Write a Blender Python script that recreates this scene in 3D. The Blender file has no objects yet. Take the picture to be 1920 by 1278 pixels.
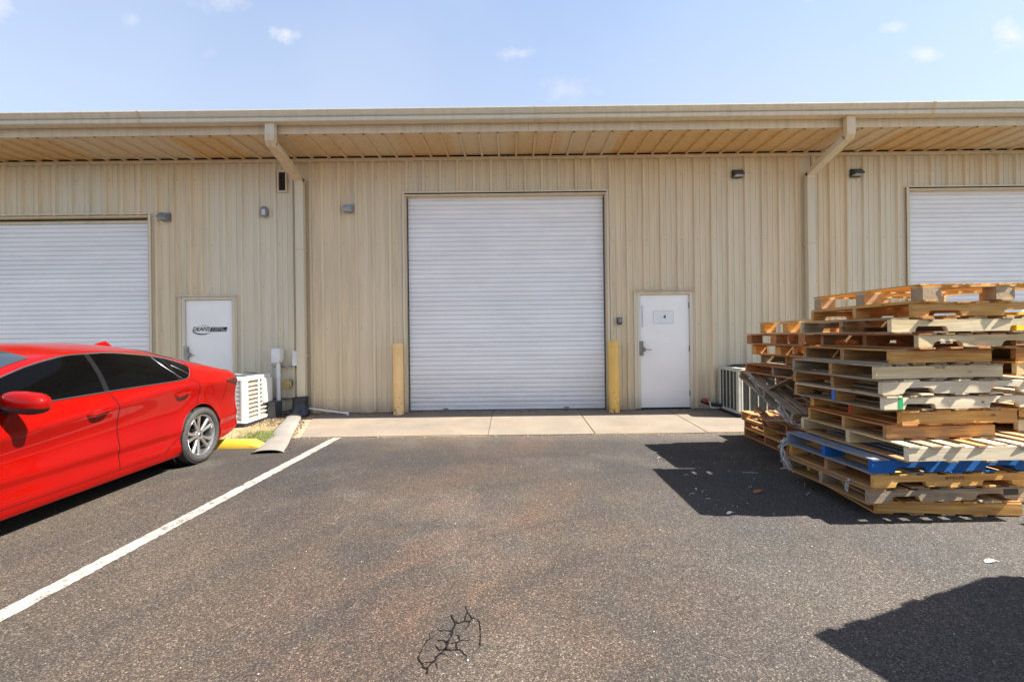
import bpy, bmesh, math, random
from mathutils import Vector, Matrix
R = math.radians
random.seed(7)
S = bpy.context.scene
col = S.collection

# ------------------------------------------------------------------ camera
CAM_H = 1.43
cd = bpy.data.cameras.new('camera'); cam = bpy.data.objects.new('camera', cd); col.objects.link(cam)
cd.sensor_width = 36.0; cd.lens = 870 / 1920 * 36.0; cd.shift_y = -11 / 1920
cd.clip_start = 0.05; cd.clip_end = 2000
roll = 0.012
c_, s_ = math.cos(roll), math.sin(roll)
cam.matrix_world = Matrix(((c_, s_, 0, 0), (0, 0, -1, 0), (-s_, c_, 0, CAM_H), (0, 0, 0, 1)))
S.camera = cam

# ------------------------------------------------------------------ sun, sky, exposure
SUN_TO = Vector((0.88, -0.150, 1.0)).normalized()          # direction towards the sun
sun_el = math.asin(SUN_TO.z); sun_az = math.atan2(SUN_TO.x, SUN_TO.y)
sl = bpy.data.lights.new('sun', 'SUN'); sl.energy = 4.8; sl.angle = R(0.53); sl.color = (1.0, 0.95, 0.87)
so = bpy.data.objects.new('sun', sl); col.objects.link(so)
so.rotation_euler = SUN_TO.to_track_quat('Z', 'Y').to_euler(); so.location = (12, -4, 14)
S.view_settings.view_transform = 'Standard'; S.view_settings.look = 'None'
S.view_settings.exposure = 1.82; S.view_settings.gamma = 1.0; S.view_settings.use_curve_mapping = False

w = bpy.data.worlds.new('World'); S.world = w; w.use_nodes = True
nt = w.node_tree; N = nt.nodes; L = nt.links; N.clear()
def wn(t, **k):
    n = N.new(t)
    for a, b in k.items(): setattr(n, a, b)
    return n
out = wn('ShaderNodeOutputWorld'); bg = wn('ShaderNodeBackground'); bg.inputs['Strength'].default_value = 0.078
sky = wn('ShaderNodeTexSky', sky_type='NISHITA', sun_disc=False, sun_elevation=sun_el, sun_rotation=sun_az)
sky.altitude = 50; sky.air_density = 1.0; sky.dust_density = 0.9; sky.ozone_density = 1.6
tc = wn('ShaderNodeTexCoord')
# small cumulus puffs: (pixel-like bearing, elevation tangent, half width, half height, strength)
puffs = [(-.48, .655, .032, .018, .8), (-.64, .615, .022, .013, .35), (-.81, .69, .018, .02, .35), (-.62, .73, .06, .02, .35), (.01, .607, .034, .014, .5),
         (.12, .53, .055, .028, .35), (.64, .73, .075, .014, .6), (.83, .65, .024, .012, .5), (.9, .595, .038, .016, .6),
         (1.09, .63, .05, .03, .9), (-1.11, .73, .04, .03, .6), (-.25, .85, .1, .04, .7), (.4, .95, .12, .05, .7), (1.5, .7, .12, .05, .8), (-1.6, .8, .1, .05, .8),
         (2.3, .9, .2, .08, .8), (-2.6, .7, .2, .07, .7), (0.1, 1.3, .15, .08, .7), (-.8, 1.2, .15, .07, .7)]
sep = wn('ShaderNodeSeparateXYZ'); L.new(tc.outputs['Generated'], sep.inputs[0])
def M(op, a, b=None, c=None, clamp=False):
    n = wn('ShaderNodeMath', operation=op, use_clamp=clamp)
    for i, v in enumerate((a, b, c)):
        if v is None: continue
        if hasattr(v, 'is_output'): L.new(v, n.inputs[i])
        else: n.inputs[i].default_value = v
    return n.outputs[0]
ay = M('MAXIMUM', sep.outputs['Y'], 0.02)
px = M('DIVIDE', sep.outputs['X'], ay); pz = M('DIVIDE', sep.outputs['Z'], ay)
nz = wn('ShaderNodeTexNoise'); nz.inputs['Scale'].default_value = 34; nz.inputs['Detail'].default_value = 5; nz.inputs['Roughness'].default_value = .62
L.new(tc.outputs['Generated'], nz.inputs['Vector'])
nv = M('MULTIPLY', M('SUBTRACT', nz.outputs['Fac'], .5), 3.6)
acc = None
for (a, b, hw, hh, st) in puffs:
    dx = M('DIVIDE', M('SUBTRACT', px, a), hw); dz = M('DIVIDE', M('SUBTRACT', pz, b), hh)
    d = M('SQRT', M('ADD', M('MULTIPLY', dx, dx), M('MULTIPLY', dz, dz)))
    m = M('MULTIPLY', M('MULTIPLY', M('SUBTRACT', M('ADD', 1.2, nv), d), .75, clamp=True), st * .75)
    acc = m if acc is None else M('MAXIMUM', acc, m)
# thin veil, everywhere alike
nz2 = wn('ShaderNodeTexNoise'); nz2.inputs['Scale'].default_value = 2.2; nz2.inputs['Detail'].default_value = 6
L.new(tc.outputs['Generated'], nz2.inputs['Vector'])
veil = M('ADD', M('MULTIPLY', M('SUBTRACT', nz2.outputs['Fac'], .35), .5, clamp=True), .16)
mixv = wn('ShaderNodeMix', data_type='RGBA'); L.new(veil, mixv.inputs[0]); L.new(sky.outputs[0], mixv.inputs[6]); mixv.inputs[7].default_value = (3.1, 3.5, 4.3, 1)
hz = M('MULTIPLY', M('MULTIPLY', M('SUBTRACT', .64, sep.outputs['Z']), 4.0, clamp=True), .42)
mixh = wn('ShaderNodeMix', data_type='RGBA'); L.new(hz, mixh.inputs[0]); L.new(mixv.outputs[2], mixh.inputs[6]); mixh.inputs[7].default_value = (2.75, 2.98, 3.4, 1)
mixc = wn('ShaderNodeMix', data_type='RGBA'); L.new(acc, mixc.inputs[0]); L.new(mixh.outputs[2], mixc.inputs[6]); mixc.inputs[7].default_value = (4.0, 3.85, 4.0, 1)
L.new(mixc.outputs[2], bg.inputs['Color']); L.new(bg.outputs[0], out.inputs[0])

# ------------------------------------------------------------------ materials
def newmat(name):
    m = bpy.data.materials.new(name); m.use_nodes = True
    t = m.node_tree; b = t.nodes['Principled BSDF']
    return m, t, b
class NB:                                   # small node builder
    def __init__(s, t): s.t = t
    def n(s, ty, ins=None, **k):
        n = s.t.nodes.new(ty)
        for a, b in k.items(): setattr(n, a, b)
        for a, v in (ins or {}).items():
            if hasattr(v, 'is_output'): s.t.links.new(v, n.inputs[a])
            else: n.inputs[a].default_value = v
        return n
    def link(s, a, b): s.t.links.new(a, b)
    def math(s, op, a, b=0.0, clamp=False):
        return s.n('ShaderNodeMath', {0: a, 1: b}, operation=op, use_clamp=clamp).outputs[0]
    def noise(s, vec, sc, det=4, rough=.55, dist=0):
        n = s.n('ShaderNodeTexNoise', {'Scale': sc, 'Detail': det, 'Roughness': rough, 'Distortion': dist}); s.link(vec, n.inputs['Vector']); return n.outputs['Fac']
    def ramp(s, f, stops):
        n = s.n('ShaderNodeValToRGB'); s.link(f, n.inputs[0]); e = n.color_ramp.elements
        while len(e) < len(stops): e.new(.5)
        for el, (p, c) in zip(e, stops): el.position = p; el.color = (*c, 1) if len(c) == 3 else c
        return n.outputs[0]
    def mix(s, f, a, b, mode='MIX'):
        n = s.n('ShaderNodeMix', data_type='RGBA', blend_type=mode)
        for i, v in ((0, f), (6, a), (7, b)):
            if hasattr(v, 'is_output'): s.link(v, n.inputs[i])
            else: n.inputs[i].default_value = v if i == 0 else (*v, 1)
        return n.outputs[2]
    def mapping(s, vec, sc=(1, 1, 1), loc=(0, 0, 0)):
        n = s.n('ShaderNodeMapping', {'Scale': sc, 'Location': loc}); s.link(vec, n.inputs['Vector']); return n.outputs[0]
    def bump(s, h, st, dist, b):
        n = s.n('ShaderNodeBump', {'Strength': st, 'Distance': dist}); s.link(h, n.inputs['Height']); s.link(n.outputs[0], b.inputs['Normal'])
    def obj(s): return s.n('ShaderNodeTexCoord').outputs['Object']
    def pos(s): return s.n('ShaderNodeNewGeometry').outputs['Position']
    def rnd(s): return s.n('ShaderNodeObjectInfo').outputs['Random']

def simple(name, c, rough=.5, metal=0.0, var=.12, sc=6, bump=0, spec=.5, coat=0, stretch=(1, 1, 1)):
    m, t, b = newmat(name); k = NB(t)
    v = k.mapping(k.pos(), stretch)
    f = k.noise(v, sc, 5)
    lo = tuple(x * (1 - var) for x in c); hi = tuple(min(1, x * (1 + var)) for x in c)
    k.link(k.ramp(f, [(.3, lo), (.7, hi)]), b.inputs['Base Color'])
    k.link(k.ramp(k.noise(v, sc * 3), [(.3, (rough * .85,) * 3), (.7, (min(1, rough * 1.15),) * 3)]), b.inputs['Roughness'])
    b.inputs['Metallic'].default_value = metal; b.inputs['Specular IOR Level'].default_value = spec
    b.inputs['Coat Weight'].default_value = coat; b.inputs['Coat Roughness'].default_value = .03
    if bump: k.bump(k.noise(k.pos(), sc * 12), bump, .002, b)
    return m

def m_asphalt():
    m, t, b = newmat('asphalt'); k = NB(t); p = k.pos()
    sx = k.n('ShaderNodeSeparateXYZ'); k.link(p, sx.inputs[0])
    big = k.noise(k.mapping(p, (1, .55, 1)), .55, 5, .6, .4)
    base = k.ramp(big, [(.34, (.029, .027, .028)), (.50, (.049, .041, .034)), (.66, (.074, .057, .042))])
    # rusty brown tracked dirt down the middle of the bay
    cx = k.math('ABSOLUTE', k.math('SUBTRACT', sx.outputs['X'], -.35))
    mid = k.math('SUBTRACT', 1.0, k.math('MULTIPLY', cx, .48), True)
    rust = k.math('MULTIPLY', mid, k.ramp(k.noise(p, 1.3, 6, .6, .6), [(.38, (0, 0, 0)), (.64, (1, 1, 1))]))
    rz_ = k.n('ShaderNodeVectorMath', {0: p, 1: (1.6, .9, 0)}, operation='DISTANCE').outputs['Value']
    base = k.mix(k.math('MULTIPLY', rust, .62), base, (.105, .062, .039))
    for rad, wd in ((2.35, .10), (3.9, .13), (2.95, .07)):
        rg_ = k.math('SUBTRACT', 1.0, k.math('DIVIDE', k.math('ABSOLUTE', k.math('SUBTRACT', rz_, rad)), wd), True)
        base = k.mix(k.math('MULTIPLY', rg_, k.math('MULTIPLY', k.noise(p, 3, 6, .7), .75)), base, (.030, .028, .027))
    gr_ = k.math('MULTIPLY', k.math('SUBTRACT', sx.outputs['X'], .3), .5, True)
    base = k.mix(k.math('MULTIPLY', gr_, k.math('MULTIPLY', k.noise(p, 1.1, 6), .9)), base, (.088, .082, .076))
    # dark worn tyre band and pale dusty band near the apron
    n1 = k.noise(k.mapping(p, (.6, 2.6, 1)), 1.5, 5)
    band = k.math('SUBTRACT', 1.0, k.math('MULTIPLY', k.math('ABSOLUTE', k.math('SUBTRACT', sx.outputs['Y'], 5.3)), .85), True)
    base = k.mix(k.math('MULTIPLY', band, k.math('MULTIPLY', n1, 1.25)), base, (.028, .026, .026))
    edge = k.math('MULTIPLY', k.math('SUBTRACT', sx.outputs['Y'], 6.15), 2.0, True)
    base = k.mix(k.math('MULTIPLY', edge, k.math('MULTIPLY', k.noise(p, 5, 6), .8)), base, (.13, .112, .09))
    # grey streaks / scuffs
    st = k.ramp(k.noise(k.mapping(p, (5, .8, 1)), 2.4, 6, .65, 1.5), [(.60, (0, 0, 0)), (.78, (1, 1, 1))])
    base = k.mix(k.math('MULTIPLY', st, .6), base, (.115, .105, .09))
    pale = k.ramp(k.noise(k.mapping(p, (.8, .8, 1), (4, 2, 0)), .9, 5), [(.55, (0, 0, 0)), (.8, (1, 1, 1))])
    base = k.mix(k.math('MULTIPLY', pale, .6), base, (.115, .103, .088))
    # aggregate
    vo = k.n('ShaderNodeTexVoronoi', {'Scale': 190.0}); k.link(p, vo.inputs['Vector'])
    sp = k.n('ShaderNodeSeparateColor'); k.link(vo.outputs['Color'], sp.inputs[0])
    ag = k.ramp(sp.outputs[0], [(0, (.38,) * 3), (.45, (.78, .76, .74)), (.80, (1.25, 1.2, 1.15)), (.95, (2.0, 1.9, 1.8)), (1.0, (3.4, 3.3, 3.1))])
    base = k.mix(1.0, base, ag, 'MULTIPLY')
    vo2 = k.n('ShaderNodeTexVoronoi', {'Scale': 110.0}); k.link(p, vo2.inputs['Vector'])
    sp2 = k.n('ShaderNodeSeparateColor'); k.link(vo2.outputs['Color'], sp2.inputs[0])
    base = k.mix(1.0, base, k.ramp(sp2.outputs[1], [(0, (.72,) * 3), (.9, (1.15,) * 3), (1, (1.6,) * 3)]), 'MULTIPLY')
    k.link(base, b.inputs['Base Color']); b.inputs['Roughness'].default_value = .85; b.inputs['Specular IOR Level'].default_value = .35
    h = k.math('ADD', k.math('MULTIPLY', vo.outputs['Distance'], -1.0), k.math('MULTIPLY', vo2.outputs['Distance'], -.6))
    k.bump(h, .65, .004, b)
    return m

def m_concrete(name, c, stain=(.30, .19, .10), st=.35):
    m, t, b = newmat(name); k = NB(t); p = k.pos()
    f = k.noise(p, 2.0, 8, .65)
    base = k.ramp(f, [(.3, tuple(x * .78 for x in c)), (.7, tuple(min(1, x * 1.12) for x in c))])
    s = k.ramp(k.noise(k.mapping(p, (.5, 2.5, 1)), 1.6, 6, .6, .8), [(.50, (0, 0, 0)), (.72, (1, 1, 1))])
    base = k.mix(k.math('MULTIPLY', s, st), base, stain)
    base = k.mix(.25, base, k.ramp(k.noise(p, 90, 3), [(.3, (.1,) * 3), (.7, (.9,) * 3)]), 'OVERLAY')
    base = k.mix(k.math('MULTIPLY', k.rnd(), .12), base, (.2, .17, .13))
    k.link(base, b.inputs['Base Color']); b.inputs['Roughness'].default_value = .85
    k.bump(k.noise(p, 70, 5), .35, .003, b)
    return m

def m_siding(name, c, streak=.16):
    m, t, b = newmat(name); k = NB(t); p = k.pos()
    v = k.mapping(p, (1, 1, .06))
    f = k.noise(v, 11, 6, .6)
    base = k.ramp(f, [(.25, tuple(x * .80 for x in c)), (.5, c), (.75, tuple(min(1, x * 1.10) for x in c))])
    f2 = k.ramp(k.noise(k.mapping(p, (1, 1, .18)), 3.2, 6, .6, .3), [(.45, (0, 0, 0)), (.75, (1, 1, 1))])
    base = k.mix(k.math('MULTIPLY', f2, streak), base, (.36, .32, .235))
    base = k.mix(k.math('MULTIPLY', k.math('SUBTRACT', k.rnd(), .40, True), .8), base, (.66, .65, .54))
    # splash dirt towards the foot of the wall
    sx = k.n('ShaderNodeSeparateXYZ'); k.link(p, sx.inputs[0])
    low = k.math('SUBTRACT', 1.0, k.math('MULTIPLY', sx.outputs['Z'], 3.0), True)
    base = k.mix(k.math('MULTIPLY', low, k.math('MULTIPLY', k.noise(p, 9, 6), .9)), base, (.20, .13, .08))
    k.link(base, b.inputs['Base Color']); b.inputs['Roughness'].default_value = .42; b.inputs['Specular IOR Level'].default_value = .4
    k.bump(k.noise(k.mapping(p, (1, 1, .5)), 5, 3), .12, .01, b)
    return m

def m_wood(name, lo, hi, grey=.25, greyc=(.24, .21, .18), paint=None, paintf=0.0, knots=True):
    m, t, b = newmat(name); k = NB(t); o = k.obj(); r = k.rnd()
    off = k.n('ShaderNodeCombineXYZ', {0: k.math('MULTIPLY', r, 37.0), 1: k.math('MULTIPLY', r, 11.0), 2: k.math('MULTIPLY', r, 53.0)}).outputs[0]
    v = k.n('ShaderNodeVectorMath', {0: o, 1: off}, operation='ADD').outputs[0]
    gr = k.noise(k.mapping(v, (1.6, 30, 30)), 1.0, 6, .65, .6)
    base = k.ramp(gr, [(.34, lo), (.64, hi)])
    base = k.mix(k.math('MULTIPLY', r, .30), base, tuple(x * .5 for x in lo))
    blot = k.ramp(k.noise(k.mapping(v, (3, 6, 6)), 1.0, 5, .6, .5), [(.42, (0, 0, 0)), (.62, (1, 1, 1))])
    base = k.mix(k.math('MULTIPLY', blot, min(.8, grey * 1.7)), base, greyc)
    if knots:
        vo = k.n('ShaderNodeTexVoronoi', {'Scale': 1.0, 'Randomness': 1.0}); k.link(k.mapping(v, (4.5, 10, 10)), vo.inputs['Vector'])
        kn = k.ramp(vo.outputs['Distance'], [(.06, (1, 1, 1)), (.15, (0, 0, 0))])
        base = k.mix(k.math('MULTIPLY', kn, .75), base, (.07, .035, .015))
        sp = k.ramp(k.noise(v, 60, 3, .7), [(.68, (0, 0, 0)), (.74, (1, 1, 1))])
        base = k.mix(k.math('MULTIPLY', sp, .75), base, (.06, .045, .035))
    if paint:
        wv = k.ramp(k.noise(k.mapping(v, (4, 14, 14)), 1.0, 7, .7, .4), [(.30 + paintf * .40, (1, 1, 1)), (.36 + paintf * .42, (0, 0, 0))])
        base = k.mix(k.math('MULTIPLY', wv, paintf), base, paint)
    k.link(base, b.inputs['Base Color']); b.inputs['Roughness'].default_value = .78; b.inputs['Specular IOR Level'].default_value = .25
    k.bump(k.noise(k.mapping(v, (3, 60, 60)), 1.0, 5, .7), .5, .003, b)
    return m

def m_curtain():
    m, t, b = newmat('white_curtain_paint'); k = NB(t); p = k.pos()
    f = k.noise(k.mapping(p, (.7, 1, 2.2)), 1.6, 5)
    base = k.ramp(f, [(.3, (.80, .80, .80)), (.7, (.90, .90, .895))])
    s = k.ramp(k.noise(k.mapping(p, (1, 1, 9)), 7, 5, .6), [(.62, (0, 0, 0)), (.78, (1, 1, 1))])
    base = k.mix(k.math('MULTIPLY', s, .30), base, (.50, .47, .43))
    base = k.mix(k.math('MULTIPLY', k.rnd(), .16), base, (.58, .58, .58))
    sx = k.n('ShaderNodeSeparateXYZ'); k.link(p, sx.inputs[0])
    low_ = k.math('SUBTRACT', 1.0, k.math('MULTIPLY', sx.outputs['Z'], 1.1), True)
    base = k.mix(k.math('MULTIPLY', low_, k.math('MULTIPLY', k.noise(k.mapping(p, (1, 1, 4)), 5, 6, .65), .55)), base, (.40, .36, .31))
    sc_ = k.ramp(k.noise(k.mapping(p, (.5, 1, 12)), 5, 5, .7), [(.64, (0, 0, 0)), (.70, (1, 1, 1))])
    base = k.mix(k.math('MULTIPLY', sc_, .22), base, (.35, .34, .33))
    k.link(base, b.inputs['Base Color']); b.inputs['Roughness'].default_value = .38
    return m

def m_redpaint():
    m, t, b = newmat('red_car_paint'); k = NB(t)
    f = k.noise(k.pos(), 3, 4)
    k.link(k.ramp(f, [(.3, (.175, .0011, .0003)), (.7, (.19, .0014, .0004))]), b.inputs['Base Color'])
    b.inputs['Roughness'].default_value = .45; b.inputs['Metallic'].default_value = .0; b.inputs['Specular IOR Level'].default_value = .03
    b.inputs['Coat Weight'].default_value = .75; b.inputs['Coat IOR'].default_value = 1.42; b.inputs['Coat Roughness'].default_value = .025
    k.bump(k.noise(k.pos(), 220, 2), .02, .0004, b)
    return m

MT = {}
MT['asphalt'] = m_asphalt()
MT['concrete'] = m_concrete('apron_concrete', (.185, .152, .115))
MT['dirt'] = m_concrete('sandy_dirt', (.34, .25, .15), (.12, .08, .05), .7)
MT['siding'] = m_siding('tan_siding', (.69, .565, .37))
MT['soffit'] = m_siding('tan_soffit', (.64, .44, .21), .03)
MT['trim'] = m_siding('tan_trim', (.62, .50, .32), .12)
MT['trim2'] = m_siding('pale_trim', (.66, .57, .42), .12)
MT['curtain'] = m_curtain()
MT['doorwhite'] = simple('white_door_paint', (.90, .87, .81), .45, var=.04, sc=2)
MT['white'] = simple('white_enamel', (.70, .69, .66), .4, var=.08, sc=5)
MT['cream'] = simple('cream_enamel', (.50, .50, .43), .45, var=.12, sc=6)
MT['grey'] = simple('grey_box_paint', (.20, .215, .235), .5, var=.15, sc=20)
MT['dgrey'] = simple('dark_grey_metal', (.055, .058, .062), .5, var=.2, sc=20)
MT['steel'] = simple('brushed_steel', (.36, .34, .31), .35, .85, var=.2, sc=20)
MT['coil'] = simple('grey_coil', (.10, .105, .09), .6, var=.2, sc=20)
MT['pillar'] = simple('gloss_black_pillar', (.008, .008, .009), .15, spec=.25)
MT['crack'] = simple('crack_shadow', (.010, .008, .007), .95, spec=.1)
MT['black'] = simple('black_rubber', (.014, .014, .015), .6, var=.2, sc=20)
MT['gap'] = simple('black_gap', (.004, .004, .004), .9, spec=.1)
MT['lens'] = simple('lamp_lens', (.55, .58, .62), .2, var=.1)
MT['bollard'] = None
MT['tyre'] = simple('tyre_rubber', (.030, .028, .026), .75, var=.35, sc=14, bump=.3)
MT['rim'] = simple('alloy_rim', (.42, .41, .40), .28, .9, var=.08, sc=8)
MT['rimdark'] = simple('alloy_pocket', (.10, .10, .105), .4, .7, var=.1)
MT['chrome'] = simple('bright_trim', (.62, .62, .62), .18, 1.0, var=.03)
MT['red'] = m_redpaint()
MT['glass'] = simple('tinted_glass', (.0015, .0015, .0015), .03, spec=.09, var=.0)
MT['wscreen'] = simple('windscreen_glass', (.02, .03, .035), .03, spec=.9, var=.0)
MT['tail'] = simple('tail_lamp_lens', (.035, .002, .003), .08, spec=.6, var=.1)
MT['paper'] = simple('paper', (.80, .80, .78), .7, var=.03)
MT['ink'] = simple('black_ink', (.02, .02, .022), .6)
MT['inkpale'] = simple('faded_ink', (.11, .08, .055), .8)
MT['pvc'] = simple('white_pvc', (.74, .73, .70), .4, var=.08)
MT['brass'] = simple('yellow_brass_box', (.42, .30, .10), .5, var=.25, sc=30)
MT['redcap'] = simple('red_cap', (.30, .045, .035), .6, var=.3, sc=30)
MT['tarp'] = simple('black_plastic_wrap', (.022, .028, .038), .42, var=.4, sc=14, bump=.6)
MT['hose'] = m_concrete('dusty_grey_rubber', (.19, .175, .155), (.16, .13, .10), .6)
MT['stripe'] = None
MT['grassdry'] = simple('dry_grass', (.32, .24, .11), .8, var=.4, sc=20)
MT['grassgreen'] = simple('green_grass', (.13, .17, .04), .8, var=.4, sc=20)
MT['leaf'] = simple('dry_leaf_brown', (.30, .12, .05), .8, var=.3, sc=60)
MT['chip'] = simple('pale_chip', (.62, .58, .50), .8, var=.2, sc=60)
MT['particle'] = m_concrete('particle_board', (.46, .32, .18), (.20, .13, .08), .5)
MT['filmwrap'] = simple('cloudy_stretch_film', (.62, .60, .57), .22, var=.25, sc=60); MT['filmwrap'].node_tree.nodes['Principled BSDF'].inputs['Alpha'].default_value = .42
MT['green'] = simple('green_spray_paint', (.02, .42, .13), .6, var=.25, sc=40)
MT['bluepaint'] = simple('blue_spray_paint', (.05, .16, .50), .6, var=.2, sc=40)
MT['redpaint'] = simple('red_spray_paint', (.55, .05, .02), .6, var=.2, sc=40)
MT['mulch'] = simple('dark_mulch', (.07, .05, .04), .9, var=.6, sc=60)
def m_worn(name, c, under, lowz, amt):
    m, t, b = newmat(name); k = NB(t); p = k.pos()
    base = k.ramp(k.noise(p, 5, 4), [(.3, tuple(x * .9 for x in c)), (.7, tuple(min(1, x * 1.06) for x in c))])
    ch = k.noise(p, 28, 6, .65) if lowz else k.math('ADD', k.math('MULTIPLY', k.noise(p, 9, 6, .7), .55), k.math('MULTIPLY', k.noise(p, 110, 3, .7), .45))
    if lowz:
        sx = k.n('ShaderNodeSeparateXYZ'); k.link(p, sx.inputs[0])
        low = k.math('SUBTRACT', 1.0, k.math('MULTIPLY', sx.outputs['Z'], 1.6), True)
        ch = k.math('ADD', ch, k.math('MULTIPLY', low, .17))
    f = k.ramp(ch, [(.66 - amt, (0, 0, 0)), (.70 - amt, (1, 1, 1))])
    base = k.mix(f, base, under)
    k.link(base, b.inputs['Base Color']); b.inputs['Roughness'].default_value = .55
    k.bump(f, -.4, .002, b)
    return m
MT['bollardR'] = m_worn('worn_yellow_paint', (.80, .50, .13), (.22, .09, .04), True, -.01)
MT['bollardL'] = m_worn('faded_peach_paint', (.86, .57, .25), (.22, .13, .08), True, -.03)
MT['stripe'] = m_worn('white_road_paint', (.33, .30, .26), (.11, .095, .08), False, .135)
MT['stopyel'] = m_worn('yellow_concrete_paint', (.66, .43, .04), (.40, .30, .15), False, -.06)
W = {}
W['gold'] = m_wood('golden_pine', (.54, .24, .05), (.90, .54, .17), .12)
W['orange'] = m_wood('orange_pine', (.58, .26, .07), (.80, .44, .15), .08, (.30, .18, .08))
W['pale'] = m_wood('pale_pine', (.68, .50, .25), (.88, .72, .44), .15)
W['white'] = m_wood('bleached_pine', (.76, .62, .42), (.94, .82, .59), .15, (.40, .34, .27))
W['brown'] = m_wood('brown_pine', (.32, .145, .045), (.64, .36, .13), .25)
W['grey'] = m_wood('weathered_grey_pine', (.28, .195, .12), (.56, .42, .27), .3, (.17, .155, .14))
W['rust'] = m_wood('reddish_pine', (.42, .14, .04), (.68, .29, .09), .15)
W['blue'] = m_wood('blue_painted_pine', (.30, .22, .14), (.45, .36, .25), .05, (.03, .08, .20), (.008, .115, .40), .98)
W['bluegrey'] = m_wood('worn_blue_pine', (.24, .22, .20), (.36, .34, .31), .3, (.17, .19, .21), (.07, .20, .46), .38)

# ------------------------------------------------------------------ mesh helpers
class MB:
    def __init__(s): s.v = []; s.f = []
    def add(s, vs, fs):
        o = len(s.v); s.v += [tuple(v) for v in vs]; s.f += [tuple(i + o for i in f) for f in fs]; return s
    def box(s, x0, x1, y0, y1, z0, z1, T=None):
        vs = [(x, y, z) for z in (z0, z1) for y in (y0, y1) for x in (x0, x1)]
        if T: vs = [T @ Vector(v) for v in vs]
        return s.add(vs, [(0, 2, 3, 1), (4, 5, 7, 6), (0, 1, 5, 4), (2, 6, 7, 3), (0, 4, 6, 2), (1, 3, 7, 5)])
    def tube(s, pts, r, n=10, cap=True, flat=1.0):
        pts = [Vector(p) for p in pts]; rings = []
        for i, p in enumerate(pts):
            d = (pts[min(i + 1, len(pts) - 1)] - pts[max(i - 1, 0)]).normalized()
            a = Vector((0, 0, 1)) if abs(d.z) < .9 else Vector((1, 0, 0))
            u = d.cross(a).normalized(); v = u.cross(d).normalized()
            rr = r[i] if isinstance(r, (list, tuple)) else r
            rings.append([p + u * rr * math.cos(2 * math.pi * k / n) + v * rr * flat * math.sin(2 * math.pi * k / n) for k in range(n)])
        vs = [q for g in rings for q in g]; fs = []
        for i in range(len(pts) - 1):
            for k in range(n): fs.append((i * n + k, i * n + (k + 1) % n, (i + 1) * n + (k + 1) % n, (i + 1) * n + k))
        if cap: fs.append(tuple(range(n - 1, -1, -1))); fs.append(tuple((len(pts) - 1) * n + k for k in range(n)))
        return s.add(vs, fs)
    def prism(s, poly, y0, y1, axis='y'):      # poly in (a,b); extruded along axis
        n = len(poly)
        def P(a, b, c): return (a, c, b) if axis == 'y' else ((c, a, b) if axis == 'x' else (a, b, c))
        vs = [P(a, b, y0) for a, b in poly] + [P(a, b, y1) for a, b in poly]
        fs = [tuple(range(n)), tuple(range(2 * n - 1, n - 1, -1))] + [(i, i + n, (i + 1) % n + n, (i + 1) % n) for i in range(n)]
        return s.add(vs, fs)
    def lathe(s, prof, n=32, axis='z', c=(0, 0, 0)):
        vs = []; fs = []; m = len(prof)
        for k in range(n):
            a = 2 * math.pi * k / n
            for r, h in prof:
                x, y = r * math.cos(a), r * math.sin(a)
                vs.append((x + c[0], y + c[1], h + c[2]) if axis == 'z' else (h + c[0], x + c[1], y + c[2]))
        for k in range(n):
            for i in range(m - 1):
                a = k * m + i; b_ = ((k + 1) % n) * m + i; fs.append((a, b_, b_ + 1, a + 1))
        return s.add(vs, fs)
    def grid(s, rows):
        nr, nc = len(rows), len(rows[0])
        return s.add([p for r in rows for p in r], [(i * nc + j, i * nc + j + 1, (i + 1) * nc + j + 1, (i + 1) * nc + j) for i in range(nr - 1) for j in range(nc - 1)])
    def mesh(s, name, m, smooth=False, bevel=0, fix=True, angle=35):
        me = bpy.data.meshes.new(name); me.from_pydata(s.v, [], s.f); me.update()
        bm = bmesh.new(); bm.from_mesh(me)
        if fix: bmesh.ops.recalc_face_normals(bm, faces=bm.faces)
        if bevel:
            bmesh.ops.bevel(bm, geom=[e for e in bm.edges if len(e.link_faces) == 2 and e.calc_face_angle(0) > R(30)], offset=bevel, segments=2, profile=.7, affect='EDGES', clamp_overlap=True)
        bm.to_mesh(me); bm.free()
        me.materials.append(m)
        if smooth:
            me.polygons.foreach_set('use_smooth', [True] * len(me.polygons)); me.set_sharp_from_angle(angle=R(angle))
        return me
    def build(s, name, m, parent=None, **k):
        o = bpy.data.objects.new(name, s.mesh(name, m, **k)); col.objects.link(o)
        if parent: o.parent = parent
        return o
def mesh_obj(name, me, parent=None, loc=(0, 0, 0), rot=(0, 0, 0)):
    o = bpy.data.objects.new(name, me); col.objects.link(o); o.location = loc; o.rotation_euler = rot
    if parent: o.parent = parent
    return o
def tag(o, label=None, cat=None, group=None, kind=None):
    if label: o['label'] = label
    if cat: o['category'] = cat
    if group: o['group'] = group
    if kind: o['kind'] = kind
    return o
def empty(name, loc=(0, 0, 0), rz=0, label=None, cat=None, group=None, kind=None):
    o = bpy.data.objects.new(name, None); col.objects.link(o); o.location = loc; o.rotation_euler = (0, 0, rz); o.empty_display_size = .2
    return tag(o, label, cat, group, kind)
def box(name, m, x0, x1, y0, y1, z0, z1, parent=None, bevel=0, **k):
    return MB().box(x0, x1, y0, y1, z0, z1).build(name, m, parent, bevel=bevel, smooth=bevel > 0, **k)
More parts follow.
